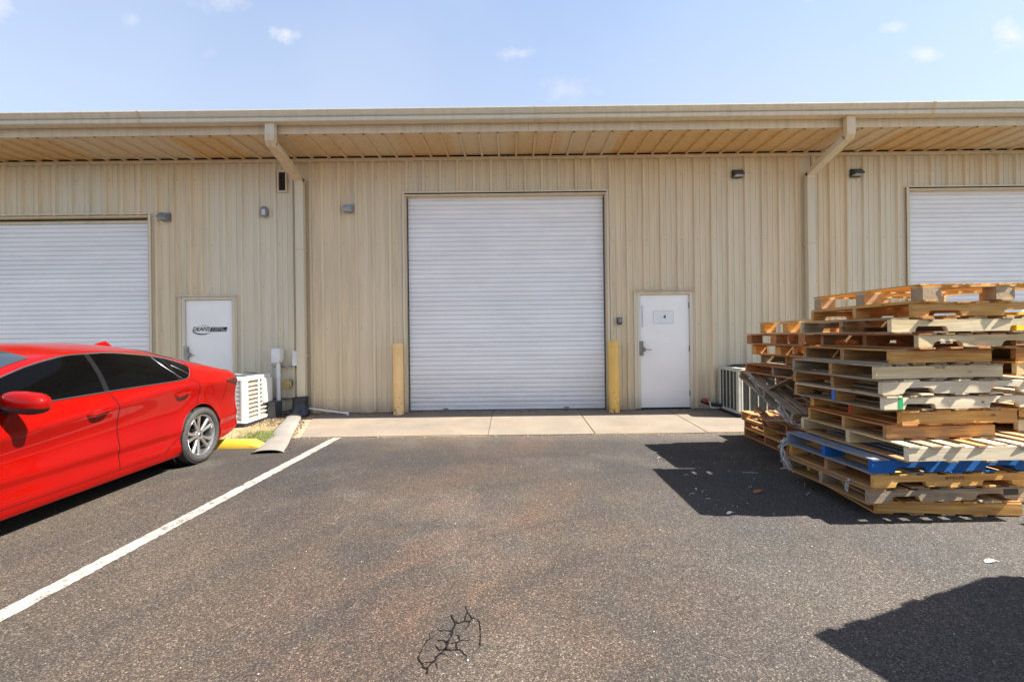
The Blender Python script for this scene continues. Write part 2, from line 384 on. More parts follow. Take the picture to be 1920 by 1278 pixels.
def text(name, s, size, m, loc, rot=(R(90), 0, 0), parent=None, shear=0.0, xs=1.0, weight=0.0, align='CENTER'):
    cu = bpy.data.curves.new(name, 'FONT'); cu.body = s; cu.size = size; cu.align_x = align; cu.align_y = 'CENTER'; cu.shear = shear; cu.extrude = .0006; cu.offset = weight
    t = bpy.data.objects.new(name, cu); col.objects.link(t)
    me = bpy.data.meshes.new_from_object(t.evaluated_get(bpy.context.evaluated_depsgraph_get()))
    bpy.data.objects.remove(t); me.materials.clear(); me.materials.append(m)
    for v in me.vertices: v.co.x *= xs
    return mesh_obj(name, me, parent, loc, rot)

# ================================================================== GROUND
D = 8.37                                     # plane of the wall
g = MB().box(-160, 160, -160, 160, -.3, 0).build('asphalt_lot', MT['asphalt']); tag(g, kind='structure')
# joined sub-base under the apron
ap = MB().prism([(6.60, -.02), (8.60, -.02), (8.60, .062), (6.60, .004)], -12, 12, 'x')
apron = ap.build('apron', MT['dirt']); tag(apron, kind='structure')
sb = [-12, -10.4, -8.85, -7.3, -5.75, -5.02], [-3.03, -1.93, -.36, 1.17, 2.77, 4.35, 5.95, 7.5, 9.0, 10.5, 12]
random.seed(3)
for xs in sb:
    for a, b_ in zip(xs[:-1], xs[1:]):
        g1 = .005 if abs(b_ - 1.17) > .1 else .011
        y0 = 6.615 + random.uniform(-.02, .02); dz = random.uniform(-.002, .002)
        xa = a - .0; m = MB()
        vs = [(a + .005, y0, -.02), (b_ - g1, y0 + random.uniform(-.015, .015), -.02), (b_ - g1, 8.60, -.02), (a + .005, 8.60, -.02),
              (a + .005, y0, .016 + dz), (b_ - g1, y0, .016 + dz), (b_ - g1, 8.60, .074 + dz), (a + .005, 8.60, .074 + dz)]
        if abs(a + 3.03) < .01: vs[0] = (-3.03, y0, -.02); vs[4] = (-3.03, y0, .016); vs[3] = (-3.62, 8.60, -.02); vs[7] = (-3.62, 8.60, .074)
        m.add(vs, [(0, 3, 2, 1), (4, 5, 6, 7), (0, 1, 5, 4), (1, 2, 6, 5), (2, 3, 7, 6), (3, 0, 4, 7)])
        o = m.build('concrete_slab', MT['concrete'], apron, bevel=.004)
# painted bay line, slightly ragged edge
def strip(name, m, pts_l, pts_r, z, parent=None):
    v = [(x, y, z) for x, y in pts_l] + [(x, y, z) for x, y in pts_r]; n = len(pts_l)
    return MB().add(v, [(i, n + i, n + i + 1, i + 1) for i in range(n - 1)]).build(name, m, parent)
random.seed(11)
pl, pr = [], []
for i in range(340):
    y = -3 + i * 9.63 / 339; x = -2.735 + .172 * (y - 2.4) / 4.2 if y > 2.4 else -2.735 + .02 * (y - 2.4)
    pl.append((x + random.uniform(-.006, .006), y)); pr.append((x + .118 + random.uniform(-.006, .006), y))
tag(strip('bay_line', MT['stripe'], pl, pr, .004), kind='structure')
# cracked patch in the asphalt (traced network of fissures)
ck = [[(1107, 352, 5), (1130, 430, 8), (1160, 470, 9), (1185, 500, 9), (1240, 512, 8), (1280, 570, 7), (1285, 660, 6), (1288, 740, 9), (1280, 800, 8), (1283, 840, 6), (1240, 890, 4)],
      [(1185, 500, 9), (1160, 545, 10), (1100, 535, 8), (1105, 480, 9), (1130, 430, 5)], [(1160, 545, 9), (1145, 590, 7), (1100, 640, 4)],
      [(1100, 535, 9), (1030, 560, 12), (980, 545, 12), (950, 500, 11), (935, 462, 12)], [(990, 555, 13), (970, 610, 13), (945, 655, 20), (940, 705, 14), (915, 750, 12), (890, 800, 18), (880, 850, 16), (870, 880, 14), (800, 930, 12), (755, 970, 16), (740, 1020, 20), (680, 1060, 10), (655, 1110, 12), (640, 1175, 10)],
      [(940, 658, 9), (880, 655, 6), (820, 660, 8), (770, 635, 4)], [(890, 800, 11), (850, 770, 12), (780, 768, 9), (765, 760, 3)], [(900, 805, 8), (985, 800, 8), (1060, 770, 9), (1160, 770, 4)],
      [(1040, 760, 8), (1025, 715, 10), (990, 710, 4)], [(1000, 800, 11), (1002, 880, 12), (940, 890, 12), (870, 875, 12)], [(1002, 880, 8), (1050, 885, 7), (1085, 930, 7), (1130, 960, 7), (1090, 1000, 3)],
      [(870, 870, 9), (800, 890, 10), (770, 860, 10), (755, 830, 5)], [(800, 930, 8), (860, 935, 7), (890, 960, 3)], [(755, 700, 3), (700, 745, 6), (640, 775, 8), (600, 850, 7), (560, 930, 8), (535, 985, 10), (585, 1050, 10), (600, 1095, 10), (655, 1110, 11)],
      [(585, 1050, 8), (640, 1030, 5), (720, 1025, 8)], [(755, 1040, 6), (775, 1110, 3)], [(680, 745, 5), (672, 690, 3), (740, 650, 2)]]
def G(u, v):
    du, dv = u - 960, v - 628; Y = 1.43 * 870 / (du * .012 + dv); return ((du - dv * .012) / 870 * Y, Y)
random.seed(5); mb = MB()
for ln in ck:
    P = []
    for (a, b_, wd), (c, d, we) in zip(ln[:-1], ln[1:]):
        for t in range(5):
            q = t / 5; P.append((a + (c - a) * q + random.uniform(-5, 5), b_ + (d - b_) * q + random.uniform(-5, 5), (wd + (we - wd) * q) * random.uniform(.45, 1.25)))
    P.append(ln[-1]); Q = [(*G(700 + a * .15625, 1080 + b_ * .15625), wd * .00038) for a, b_, wd in P]
    va = []
    for i, (x, y, r) in enumerate(Q):
        x1, y1, _ = Q[min(i + 1, len(Q) - 1)]; x0, y0, _ = Q[max(i - 1, 0)]; dx, dy = x1 - x0, y1 - y0; l = math.hypot(dx, dy) or 1
        va += [(x - dy / l * r, y + dx / l * r, .003), (x + dy / l * r, y - dx / l * r, .003)]
    mb.add(va, [(2 * i, 2 * i + 1, 2 * i + 3, 2 * i + 2) for i in range(len(Q) - 1)])
tag(mb.build('asphalt_crack', MT['crack'], fix=False), kind='structure')

# planting strip between the aprons
pts = [(-5.02, 6.50), (-3.20, 6.52), (-3.62, 8.60), (-5.02, 8.60)]
random.seed(9); rows = []
for j in range(15):
    t = j / 14; r = []
    for i in range(15):
        q = i / 14; xl = -5.02; xr = -3.20 + (-3.62 + 3.20) * t
        y = 6.42 + 2.18 * t + (random.uniform(-.04, .04) if j == 0 else 0)
        zz = .012 + .055 * t + random.uniform(-.01, .016) if 0 < i < 14 and j else .006
        r.append((xl + (xr - xl) * q, y, zz))
    rows.append(r)
tag(MB().grid(rows).build('dirt_strip', MT['dirt'], smooth=True), kind='structure')

# ================================================================== BUILDING
B = empty('metal_warehouse', (0, D, .07), 0, 'long tan ribbed metal warehouse with white roll-up doors under a deep eave', 'warehouse')
Bi = Matrix.Translation((0, -D, -.07))
class BB(MB):                                # world coordinates -> under the building's empty
    def build(s, name, m, parent=None, **k):
        if parent is None: s.v = [tuple(Bi @ Vector(v)) for v in s.v]; parent = B
        return MB.build(s, name, m, parent, **k)
def bbox(name, m, *a, parent=None, bevel=0):
    b_ = BB().box(*a)
    if parent is not None:
        s0 = Vector(parent.location) + Vector((0, D, .07)) if parent.parent is B else Vector((0, 0, 0))
        b_.v = [tuple(Vector(v) - s0) for v in b_.v]
    return b_.build(name, m, parent, bevel=bevel, smooth=bevel > 0)
PITCH = .3048
def profile(xr):                              # one pitch centred on rib at xr: (x, outward)
    return [(xr - .036, 0), (xr - .018, .040), (xr + .018, .040), (xr + .036, 0),
            (xr + .090, 0), (xr + .097, .009), (xr + .113, .009), (xr + .120, 0),
            (xr + .185, 0), (xr + .192, .009), (xr + .208, .009), (xr + .215, 0)]
def wall_profile(x0, x1, phase, k0=None):
    pts = []; k = math.floor((x0 - phase) / PITCH) - 1
    while phase + k * PITCH < x1 + PITCH:
        pts += profile(phase + k * PITCH); k += 1
    def at(x):
        for (a, p), (b_, q) in zip(pts[:-1], pts[1:]):
            if a <= x <= b_: return p + (q - p) * (x - a) / max(b_ - a, 1e-9)
        return 0
    return [(x0, at(x0))] + [(a, p) for a, p in pts if x0 + 1e-4 < a < x1 - 1e-4] + [(x1, at(x1))]
opens = [(-10.15, -6.50, 0, 3.66), (-5.97, -4.945, 0, 2.21), (-1.93, 1.745, 0, 4.02), (2.22, 3.29, 0, 2.215), (7.13, 10.80, 0, 4.02)]
ZW0, ZW1 = .085, 4.60
def wall_section(x0, x1, phase):
    k = math.floor((x0 - phase) / PITCH); a = x0
    while a < x1 - .01:
        b_ = min(x1, phase + (math.floor((a - phase) / PITCH + 1e-4) + 3) * PITCH)   # 0.91 m sheets lapping on a rib
        cuts = sorted({a, b_} | {e for o in opens for e in o[:2] if a < e < b_})
        mb = BB()
        for p, q in zip(cuts[:-1], cuts[1:]):
            mid = (p + q) / 2; zb = ZW0
            for o in opens:
                if o[0] < mid < o[1]: zb = o[3]
            pr_ = wall_profile(p, q, phase); lap = .0012
            rows = [[(x, D - off - lap * (1 if i < 3 else 0), z) for i, (x, off) in enumerate(pr_)] for z in (zb, ZW1)]
            mb.grid(rows)
        o = mb.build('wall_panel', MT['siding'], fix=False)
        md = o.modifiers.new('s', 'SOLIDIFY'); md.thickness = .0015; md.offset = 0
        a = b_
wall_section(-11.6, -3.90, -6.37)
wall_section(-3.62, 5.20, -1.256)
wall_section(5.42, 11.6, -1.256)
# flat fill strips and base angle
bbox('corner_trim', MT['trim'], -3.90, -3.62, D - .006, D + .02, ZW0, ZW1)
bbox('corner_trim', MT['trim'], -3.615, -3.58, D - .048, D - .004, ZW0, ZW1)
bbox('corner_trim', MT['trim'], 5.20, 5.42, D - .006, D + .02, ZW0, ZW1)
bbox('corner_trim', MT['trim'], 5.165, 5.20, D - .048, D - .004, ZW0, ZW1)
for a, b_ in ((-6.50, -5.97), (-4.945, -1.93), (1.745, 2.22), (3.29, 7.13)):
    bbox('base_trim', MT['siding'], a, b_, D - .012, D + .012, .060, .088)
bbox('inner_wall', MT['gap'], -11.6, 11.6, D + .30, D + .34, .0, 4.6)
bbox('head_trim', MT['trim'], -11.6, 11.6, D - .066, D - .046, 4.575, 4.631, bevel=.003)
bbox('head_trim', MT['trim'], -11.6, 11.6, D - .046, D + .0, 4.602, 4.609)
for i in range(-4, 4): bbox('gap_shade_strip', MT['gap'], i * 2.9, i * 2.9 + 2.895, D - .034, D - .010, 4.612, 4.667)  # black strips stand in for the shade in the gap above the head trim
# soffit sheets with down-standing ribs
k = -38; ph = -1.256
SY0, SY1 = 7.372, 8.40
while ph + k * PITCH < 11.6:
    a = ph + k * PITCH; b_ = a + 3 * PITCH
    pts = []
    for j in range(3):
        xr = a + j * PITCH + .15
        pts += [(xr - .026, 0), (xr - .015, .036), (xr + .015, .036), (xr + .026, 0)]
    pts = [(a, 0)] + pts + [(b_, 0)]
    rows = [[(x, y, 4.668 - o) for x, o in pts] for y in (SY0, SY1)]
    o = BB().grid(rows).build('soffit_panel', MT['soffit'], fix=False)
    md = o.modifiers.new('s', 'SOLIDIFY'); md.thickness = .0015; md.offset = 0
    k += 3
# eave beam: web and flanges, in lengths
for a, b_ in ((-11.6, -5.8), (-5.8, .3), (.3, 6.4), (6.4, 11.6)):
    bbox('eave_beam', MT['trim2'], a + .002, b_ - .002, 7.352, 7.371, 4.655, 4.80, bevel=.003)
bbox('eave_soffit_strip', MT['trim'], -11.6, 11.6, 7.371, 7.44, 4.655, 4.659)
# gutter: stepped box profile, joined lengths
gp = [(7.345, 4.785), (7.180, 4.775), (7.172, 4.782), (7.165, 4.826), (7.205, 4.842), (7.205, 4.850), (7.178, 4.862), (7.142, 4.925), (7.136, 4.930), (7.136, 4.945), (7.165, 4.948), (7.170, 4.93), (7.345, 4.93)]
js = [-11.8, -5.72, .40, 6.56, 11.8]
for a, b_ in zip(js[:-1], js[1:]):
    BB().prism(gp, a + .0015, b_ - .0015, 'x').build('gutter', MT['trim2'], bevel=.002)
for x in js[1:-1]:
    gp2 = [((y - 7.26) * 1.03 + 7.26 - .001, (z - 4.86) * 1.02 + 4.86) for y, z in gp]
    BB().prism(gp2, x - .022, x + .022, 'x').build('gutter_joint', MT['trim'])
# roof sheets behind the gutter
for i in range(-13, 13):
    x0 = i * .9; mb = BB()
    for xx in (x0, x0 + .3, x0 + .6):
        mb.prism([(7.32, 4.90), (22, 5.85), (22, 5.89), (7.32, 4.94)], xx + .01, xx + .04, 'x')
    mb.prism([(7.30, 4.86), (22, 5.81), (22, 5.85), (7.30, 4.90)], x0, x0 + .9, 'x')
    mb.build('roof_panel', MT['trim2'])
bbox('side_wall', MT['siding'], -11.64, -11.6, D, 22, .0, 4.6); bbox('side_wall', MT['siding'], 11.6, 11.64, D, 22, .0, 4.6)
# downspouts
def downspout(x, w, nm):
    d = empty('downspout', (0, 0, 0)); d.parent = B; d.location = (x, -.13, 0)
    T = lambda v: (v[0] - 0, v[1] + .13 - D, v[2] - .07)
    h = w / 2
    def duct(name, path, m=MT['trim']):
        mb = MB(); rings = []
        for (y, z, ny, nz) in path: rings.append([(-h, y - ny * .05, z - nz * .05), (h, y - ny * .05, z - nz * .05), (h, y + ny * .05, z + nz * .05), (-h, y + ny * .05, z + nz * .05)])
        vs = [T(p) for r in rings for p in r]; n = len(rings)
        fs = [(i * 4 + k, i * 4 + (k + 1) % 4, (i + 1) * 4 + (k + 1) % 4, (i + 1) * 4 + k) for i in range(n - 1) for k in range(4)] + [(3, 2, 1, 0), tuple((n - 1) * 4 + k for k in range(4))]
        return mb.add(vs, fs).build(name, m, d, bevel=.004, smooth=True)
    duct('outlet', [(7.262, 4.79, 1, 0), (7.262, 4.60, 1, 0)])
    duct('elbow', [(7.262, 4.60, 1.05, 0), (7.262, 4.50, 1.05, 0), (7.30, 4.455, .7, .7)])
    duct('slanted_run', [(7.285, 4.478, .55, .85), (8.20, 4.235, .25, .97), (8.245, 4.20, .7, .7)])
    duct('collar', [(8.24, 4.24, 1.15, 0), (8.24, 4.14, 1.15, 0)], MT['trim'])
    duct('pipe', [(8.24, 4.15, 1, 0), (8.24, .12, 1, 0)])
    for z in (2.9, 1.02):
        MB().box(*[q for a, b_ in zip((-h - .006, 8.24 - .055 + .13 - D, z), (h + .006, 8.24 + .10 + .13 - D, z + .03)) for q in (a, b_)]).build('strap', MT['trim'], d)
    return d
downspout(-3.735, .145, 0); downspout(5.315, .135, 1)

# roll-up doors
slat_cache = {}
def rollup(x0, x1, z0, z1, head=0.0, latch=False):
    w_ = x1 - x0; P = .0835; yb = D + .10
    d = empty('roll_up_door', ((x0 + x1) / 2, yb - D, z0 - .07)); d.parent = B
    key = round(w_, 3)
    if key not in slat_cache:
        pr_ = [(.000, .0835), (-.010, .0800), (-.013, .070), (-.013, .022), (-.009, .012), (.002, .006), (.004, .000)]
        rows = [[(-w_ / 2, y, z), (w_ / 2, y, z)] for y, z in pr_]
        slat_cache[key] = MB().grid(rows).mesh('slat', MT['curtain'], smooth=True, angle=50)
    n = int((z1 - z0 - .05) / P)
    for i in range(n + 1):
        mesh_obj('slat', slat_cache[key], d, (0, random.uniform(-.0012, .0012), .045 + i * P), (random.uniform(-.014, .014), 0, random.uniform(-.0006, .0006)))
    MB().box(-w_ / 2, w_ / 2, -.022, .012, 0, .045).build('bottom_bar', MT['curtain'], d, bevel=.003)
    if latch:
        for x in (-.52 * w_ / 2 - .2, .30 * w_): MB().box(x - .045, x + .045, -.034, -.022, .014, .03).build('latch', MT['dgrey'], d)
    for s in (-1, 1):
        MB().box(min(s * w_ / 2, s * (w_ / 2 - .012)), max(s * w_ / 2, s * (w_ / 2 - .012)), -.04, -.024, 0, z1 - z0).build('guide', MT['dgrey'], d)
    return d
def framed(x0, x1, zt, zb=.06, dep=.11):     # outer trim of an opening: jambs, head, face trims
    bbox('jamb', MT['trim'], x0 + .02, x0 + .045, D - .036, D + dep, zb, zt - .02)
    bbox('jamb', MT['trim'], x1 - .045, x1 - .02, D - .036, D + dep, zb, zt - .02)
    bbox('opening_head', MT['trim'], x0 + .045, x1 - .045, D - .036, D + dep, zt - .045, zt - .02)
    bbox('face_trim', MT['trim2'], x0 - .015, x0 + .022, D - .052, D - .038, zb, zt + .001)
    bbox('face_trim', MT['trim2'], x1 - .022, x1 + .015, D - .052, D - .038, zb, zt + .001)
    bbox('drip_cap', MT['trim2'], x0 - .02, x1 + .02, D - .062, D - .030, zt, zt + .022, bevel=.003)
random.seed(21)
framed(-1.93, 1.745, 3.995); rollup(-1.875, 1.69, .085, 3.915, latch=True)
framed(-10.15, -6.475, 3.675); rollup(-10.10, -6.525, .085, 3.545)
bbox('door_head_panel', MT['trim2'], -10.10, -6.525, D + .055, D + .075, 3.545, 3.575); bbox('door_head_panel', MT['trim'], -10.10, -6.525, D + .07, D + .09, 3.578, 3.60)
framed(7.125, 10.80, 3.995); rollup(7.175, 10.75, .085, 3.92)

# hinged steel doors
def entry_door(x0, x1, zt, extras):
    d = empty('entry_door', ((x0 + x1) / 2, 0, 0)); d.parent = B
    w_ = x1 - x0; h = w_ / 2; zz = zt - .07
    def b_(name, m, *a, bevel=0): return MB().box(*a).build(name, m, d, bevel=bevel, smooth=bevel > 0)
    b_('frame', MT['trim2'], -h, -h + .055, -.030, .08, .01, zz - .055, bevel=.003)
    b_('frame', MT['trim2'], h - .055, h, -.030, .08, .01, zz - .055, bevel=.003)
    b_('frame', MT['trim2'], -h, h, -.030, .08, zz - .055, zz, bevel=.003)
    b_('drip_cap', MT['trim'], -h - .07, h + .04, -.060, -.02, zz + .002, zz + .022, bevel=.003)
    b_('side_trim', MT['trim'], -h - .055, -h - .004, -.034, -.004, .01, zz); b_('side_trim', MT['trim'], h + .004, h + .035, -.034, -.004, .01, zz)
    b_('threshold', MT['gap'], -h + .055, h - .055, -.02, .10, .003, .02)
    leaf = b_('leaf', MT['doorwhite'], -h + .059, h - .059, .004, .045, .024, zz - .060, bevel=.002)
    for z in (.28, 1.08, 1.86): MB().tube([(h - .058, -.004, z - .05), (h - .058, -.004, z + .05)], .009, 8).build('hinge', MT['dgrey'], leaf)
    pl_ = MB().box(-h + .030, -h + .105, -.036, -.006, .965, 1.225).build('lock_plate', MT['steel'], leaf, bevel=.004)
    hn = MB().tube([(-h + .115, -.012, 1.075), (-h + .115, -.050, 1.075)], .030, 14)
    hn.tube([(-h + .115, -.055, 1.075), (-h + .15, -.062, 1.072), (-h + .24, -.060, 1.068)], [.013, .010, .008], 10)
    hn.tube([(-h + .075, -.036, 1.15), (-h + .075, -.046, 1.15)], .018, 14).tube([(-h + .115, -.018, 1.075), (-h + .115, -.005, 1.075)], .040, 14)
    hn.build('handle', MT['steel'], leaf, smooth=True)
    extras(leaf, h)
    return d
def right_extras(leaf, h):
    # paper notice with the unit number, narrow strip plate
    MB().box(-.205, .160, -.001, .003, 1.535, 1.765).build('paper_notice', MT['paper'], leaf)
    fr = MB()
    for a in ((-.205, .160, -.0025, -.001, 1.760, 1.765), (-.205, .160, -.0025, -.001, 1.535, 1.540), (-.205, -.200, -.0025, -.001, 1.54, 1.76), (.155, .160, -.0025, -.001, 1.54, 1.76)): fr.box(*a)
    fr.build('notice_border', simple('pale_grey_ink', (.55, .54, .52), .7), leaf)
    text('number', '4', .095, MT['ink'], (.0, -.004, 1.655), parent=leaf, weight=.002)
    MB().box(-h + .085, -h + .115, -.002, .003, 1.47, 1.87).build('strip_plate', simple('pale_grey_plate', (.60, .61, .65), .4), leaf, bevel=.001)
def left_extras(leaf, h):
    # company decal: name over a swoosh and a dark slanted panel
    zc = 1.525
    MB().add([(.005, -.002, zc - .038), (.30, -.002, zc - .038), (.325, -.002, zc + .042), (.03, -.002, zc + .042)], [(0, 1, 2, 3)]).build('decal_panel', MT['ink'], leaf, fix=False)
    text('decal_name', 'DEANS', .105, MT['ink'], (-.150, -.0045, zc + .008), parent=leaf, shear=.2, xs=.92, weight=.0008)
    def arc(rx, rz, a0, a1, w0, w1, m, y, dx=0, dz=0):
        va = []; n = 36
        for i in range(n + 1):
            q = i / n; a = R(a0 + (a1 - a0) * q); wd = w0 + (w1 - w0) * math.sin(math.pi * q)
            for r_ in (-wd, wd): va.append((-.135 + dx + (rx + r_) * math.cos(a), y, zc + dz + (rz + r_) * math.sin(a)))
        MB().add(va, [(2 * i, 2 * i + 1, 2 * i + 3, 2 * i + 2) for i in range(n)]).build('decal_swoosh', m, leaf, fix=False)
    arc(.165, .072, 165, 330, .001, .011, MT['ink'], -.0025, 0, -.012)
    arc(.125, .072, 40, 115, .001, .006, simple('decal_yellow', (.55, .50, .16), .5), -.0025, .02, .005)
    ln = MB(); random.seed(2)
    for row, z in enumerate((zc + .010, zc - .028)):
        x = .055 - row * .012
        while x < .295 - (0.05 if row == 0 else 0):
            w_ = random.uniform(.009, .017)
            ln.box(x, x + w_, -.004, -.003, z, z + .008); ln.box(x, x + .004, -.004, -.003, z, z + .022); ln.box(x, x + w_, -.004, -.003, z + .016, z + .022); x += w_ + .007
            if random.random() < .15: x += .012
    ln.build('decal_small_print', MT['paper'], leaf)
entry_door(2.255, 3.255, 2.185, right_extras)
entry_door(-5.935, -4.975, 2.185, left_extras)
# sheet-metal screws
sc = BB(); random.seed(4)
for ph_, x0, x1 in ((-6.37, -11.5, -3.95), (-1.256, -3.5, 11.4)):
    k = math.ceil((x0 - ph_) / PITCH)
    while ph_ + k * PITCH < x1:
        for z in (.30, 1.58, 2.34, 3.11, 4.30):
            x = ph_ + k * PITCH + .062 + random.uniform(-.004, .004)
            if not any(o[0] - .06 < x < o[1] + .06 and z < o[3] + .05 for o in opens) and random.random() < .9:
                sc.lathe([(0, -.006), (.006, -.005), (.0085, 0)], 6, 'z')
                n = len(sc.v) - 18
                for i in range(n, len(sc.v)):
                    a, b2, c2 = sc.v[i]; sc.v[i] = (x + a, D + c2, z + b2)
        k += 1
tag(sc.build('screws', MT['grey'], fix=False), kind='stuff')

# ================================================================== CAR
def curve(pts):                              # monotone-ish smooth interpolation through (s, value)
    xs = [p[0] for p in pts]; ys = [p[1] for p in pts]; n = len(xs)
    dl = [(ys[i + 1] - ys[i]) / (xs[i + 1] - xs[i]) for i in range(n - 1)]
    m_ = [dl[0]] + [0 if dl[i - 1] * dl[i] <= 0 else 2 * dl[i - 1] * dl[i] / (dl[i - 1] + dl[i]) for i in range(1, n - 1)] + [dl[-1]]
    def f(x):
        if x <= xs[0]: return ys[0]
        if x >= xs[-1]: return ys[-1]
        i = max(j for j in range(n - 1) if xs[j] <= x); h = xs[i + 1] - xs[i]; t = (x - xs[i]) / h
        return (2 * t**3 - 3 * t**2 + 1) * ys[i] + (t**3 - 2 * t**2 + t) * h * m_[i] + (-2 * t**3 + 3 * t**2) * ys[i + 1] + (t**3 - t**2) * h * m_[i + 1]
    return f
CX, YR, CL = -4.50, 6.39, 4.72
SWR, SWF, ZW, RA = 1.03, 3.765, .322, .362
z_bot = curve([(0, .36), (.25, .27), (.55, .21), (1.03, .18), (1.6, .165), (3.2, .165), (3.8, .17), (4.4, .19), (4.72, .26)])
z_belt = curve([(0, .90), (.15, .955), (.4, .985), (.8, 1.00), (1.04, .995), (1.25, .978), (1.8, .965), (2.7, .943), (3.2, .925), (3.7, .90), (4.2, .82), (4.55, .70), (4.72, .58)])
z_rail = curve([(0, .915), (.12, .985), (.3, 1.022), (.6, 1.085), (.85, 1.135), (1.04, 1.178), (1.32, 1.240), (1.7, 1.292), (2.04, 1.318), (2.35, 1.312), (2.61, 1.268), (2.99, 1.150), (3.3, 1.02), (3.55, .935), (3.8, .905), (4.2, .83), (4.55, .71), (4.72, .59)])
x_rail = curve([(0, .60), (.12, .70), (.3, .73), (.6, .715), (.85, .68), (1.04, .655), (1.32, .635), (2.04, .645), (2.6, .655), (3.0, .69), (3.3, .735), (3.6, .78), (3.9, .80), (4.3, .76), (4.72, .52)])
z_roof = curve([(0, .94), (.08, 1.025), (.16, 1.045), (.25, 1.075), (.5, 1.155), (.75, 1.232), (1.1, 1.318), (1.5, 1.380), (1.9, 1.408), (2.3, 1.412), (2.7, 1.378), (3.0, 1.292), (3.35, 1.155), (3.7, 1.00), (3.85, .965), (4.2, .905), (4.5, .815), (4.72, .64)])
plan = curve([(0, .70), (.06, .80), (.15, .875), (.3, .93), (.6, .972), (1.0, .992), (1.5, 1.0), (3.4, 1.0), (3.9, .985), (4.3, .92), (4.55, .80), (4.68, .62), (4.72, .50)])
low = curve([(.16, .878), (.20, .898), (.28, .904), (.37, .892), (.405, .896), (.43, .906), (.47, .900), (.60, .890), (.70, .899)])
def side_x(s, z):
    zc = min(.80 + .095 * (2.6 - s), .925) if s > 1.2 else .925 - (1.2 - s) * .05
    zc = max(.72, zc)
    zbl = z_belt(s)
    if z <= zc:
        t = max(0.0, (z - .43) / (zc - .43))
        x = low(z) if z < .43 else .906 - .030 * math.sin(math.pi * min(1, t)) ** 1.3 + (.915 - .906) * t
    else: x = .915 - .55 * (z - zc) - 1.2 * max(0, z - zbl + .03) ** 2 * 4
    # haunches over the wheels, flare round the arches
    for sw in (SWR, SWF):
        r = math.hypot(s - sw, z - ZW)
        x += .014 * math.exp(-((r - RA - .015) / .05) ** 2) * (1 if z > .2 else 0)
        x += .016 * math.exp(-((s - sw) / .45) ** 2 - ((z - .74) / .16) ** 2)
    return x * plan(s)
def surf(s, z):                              # body side incl. glasshouse
    zb, zr = z_belt(s), z_rail(s)
    xb = side_x(s, zb)
    if z <= zb: return side_x(s, z)
    t = min(1, (z - zb) / max(zr - zb, 1e-4)); xr_ = min(x_rail(s), xb)
    return xb + (xr_ - xb) * t + .022 * math.sin(math.pi * t) * min(1, (zr - zb) / .25)
def section(s):
    zb, zr, zt, z0 = z_belt(s), z_rail(s), z_roof(s), z_bot(s)
    P = []; n1 = 34
    for i in range(n1): z = z0 + (zb - z0) * i / (n1 - 1); P.append((side_x(s, z), z))
    n2 = 8
    for i in range(1, n2 + 1): z = zb + (zr - zb) * i / n2; P.append((surf(s, z), z))
    xr_ = P[-1][0]; n3 = 12
    for i in range(1, n3 + 1):
        q = i / n3; x = xr_ * (1 - q); P.append((x, zr + (zt - zr) * (1 - (1 - q) ** 2.2)))
    return P
car = empty('parked_car', (CX, YR - SWR, 0), 0, 'bright red sedan with black tinted windows parked beside the white bay line', 'car')
CO = Vector((CX, YR - SWR, 0))
def cp(x, s, z): return (x, SWR - s, z)      # car-local point, s measured forward from the rear bumper
ss = []; s = 0.0
while s < CL - .001:
    ss.append(s); s += .0125 if s < .14 else .030
ss.append(CL)
secs = [section(s) for s in ss]; NP = len(secs[0])
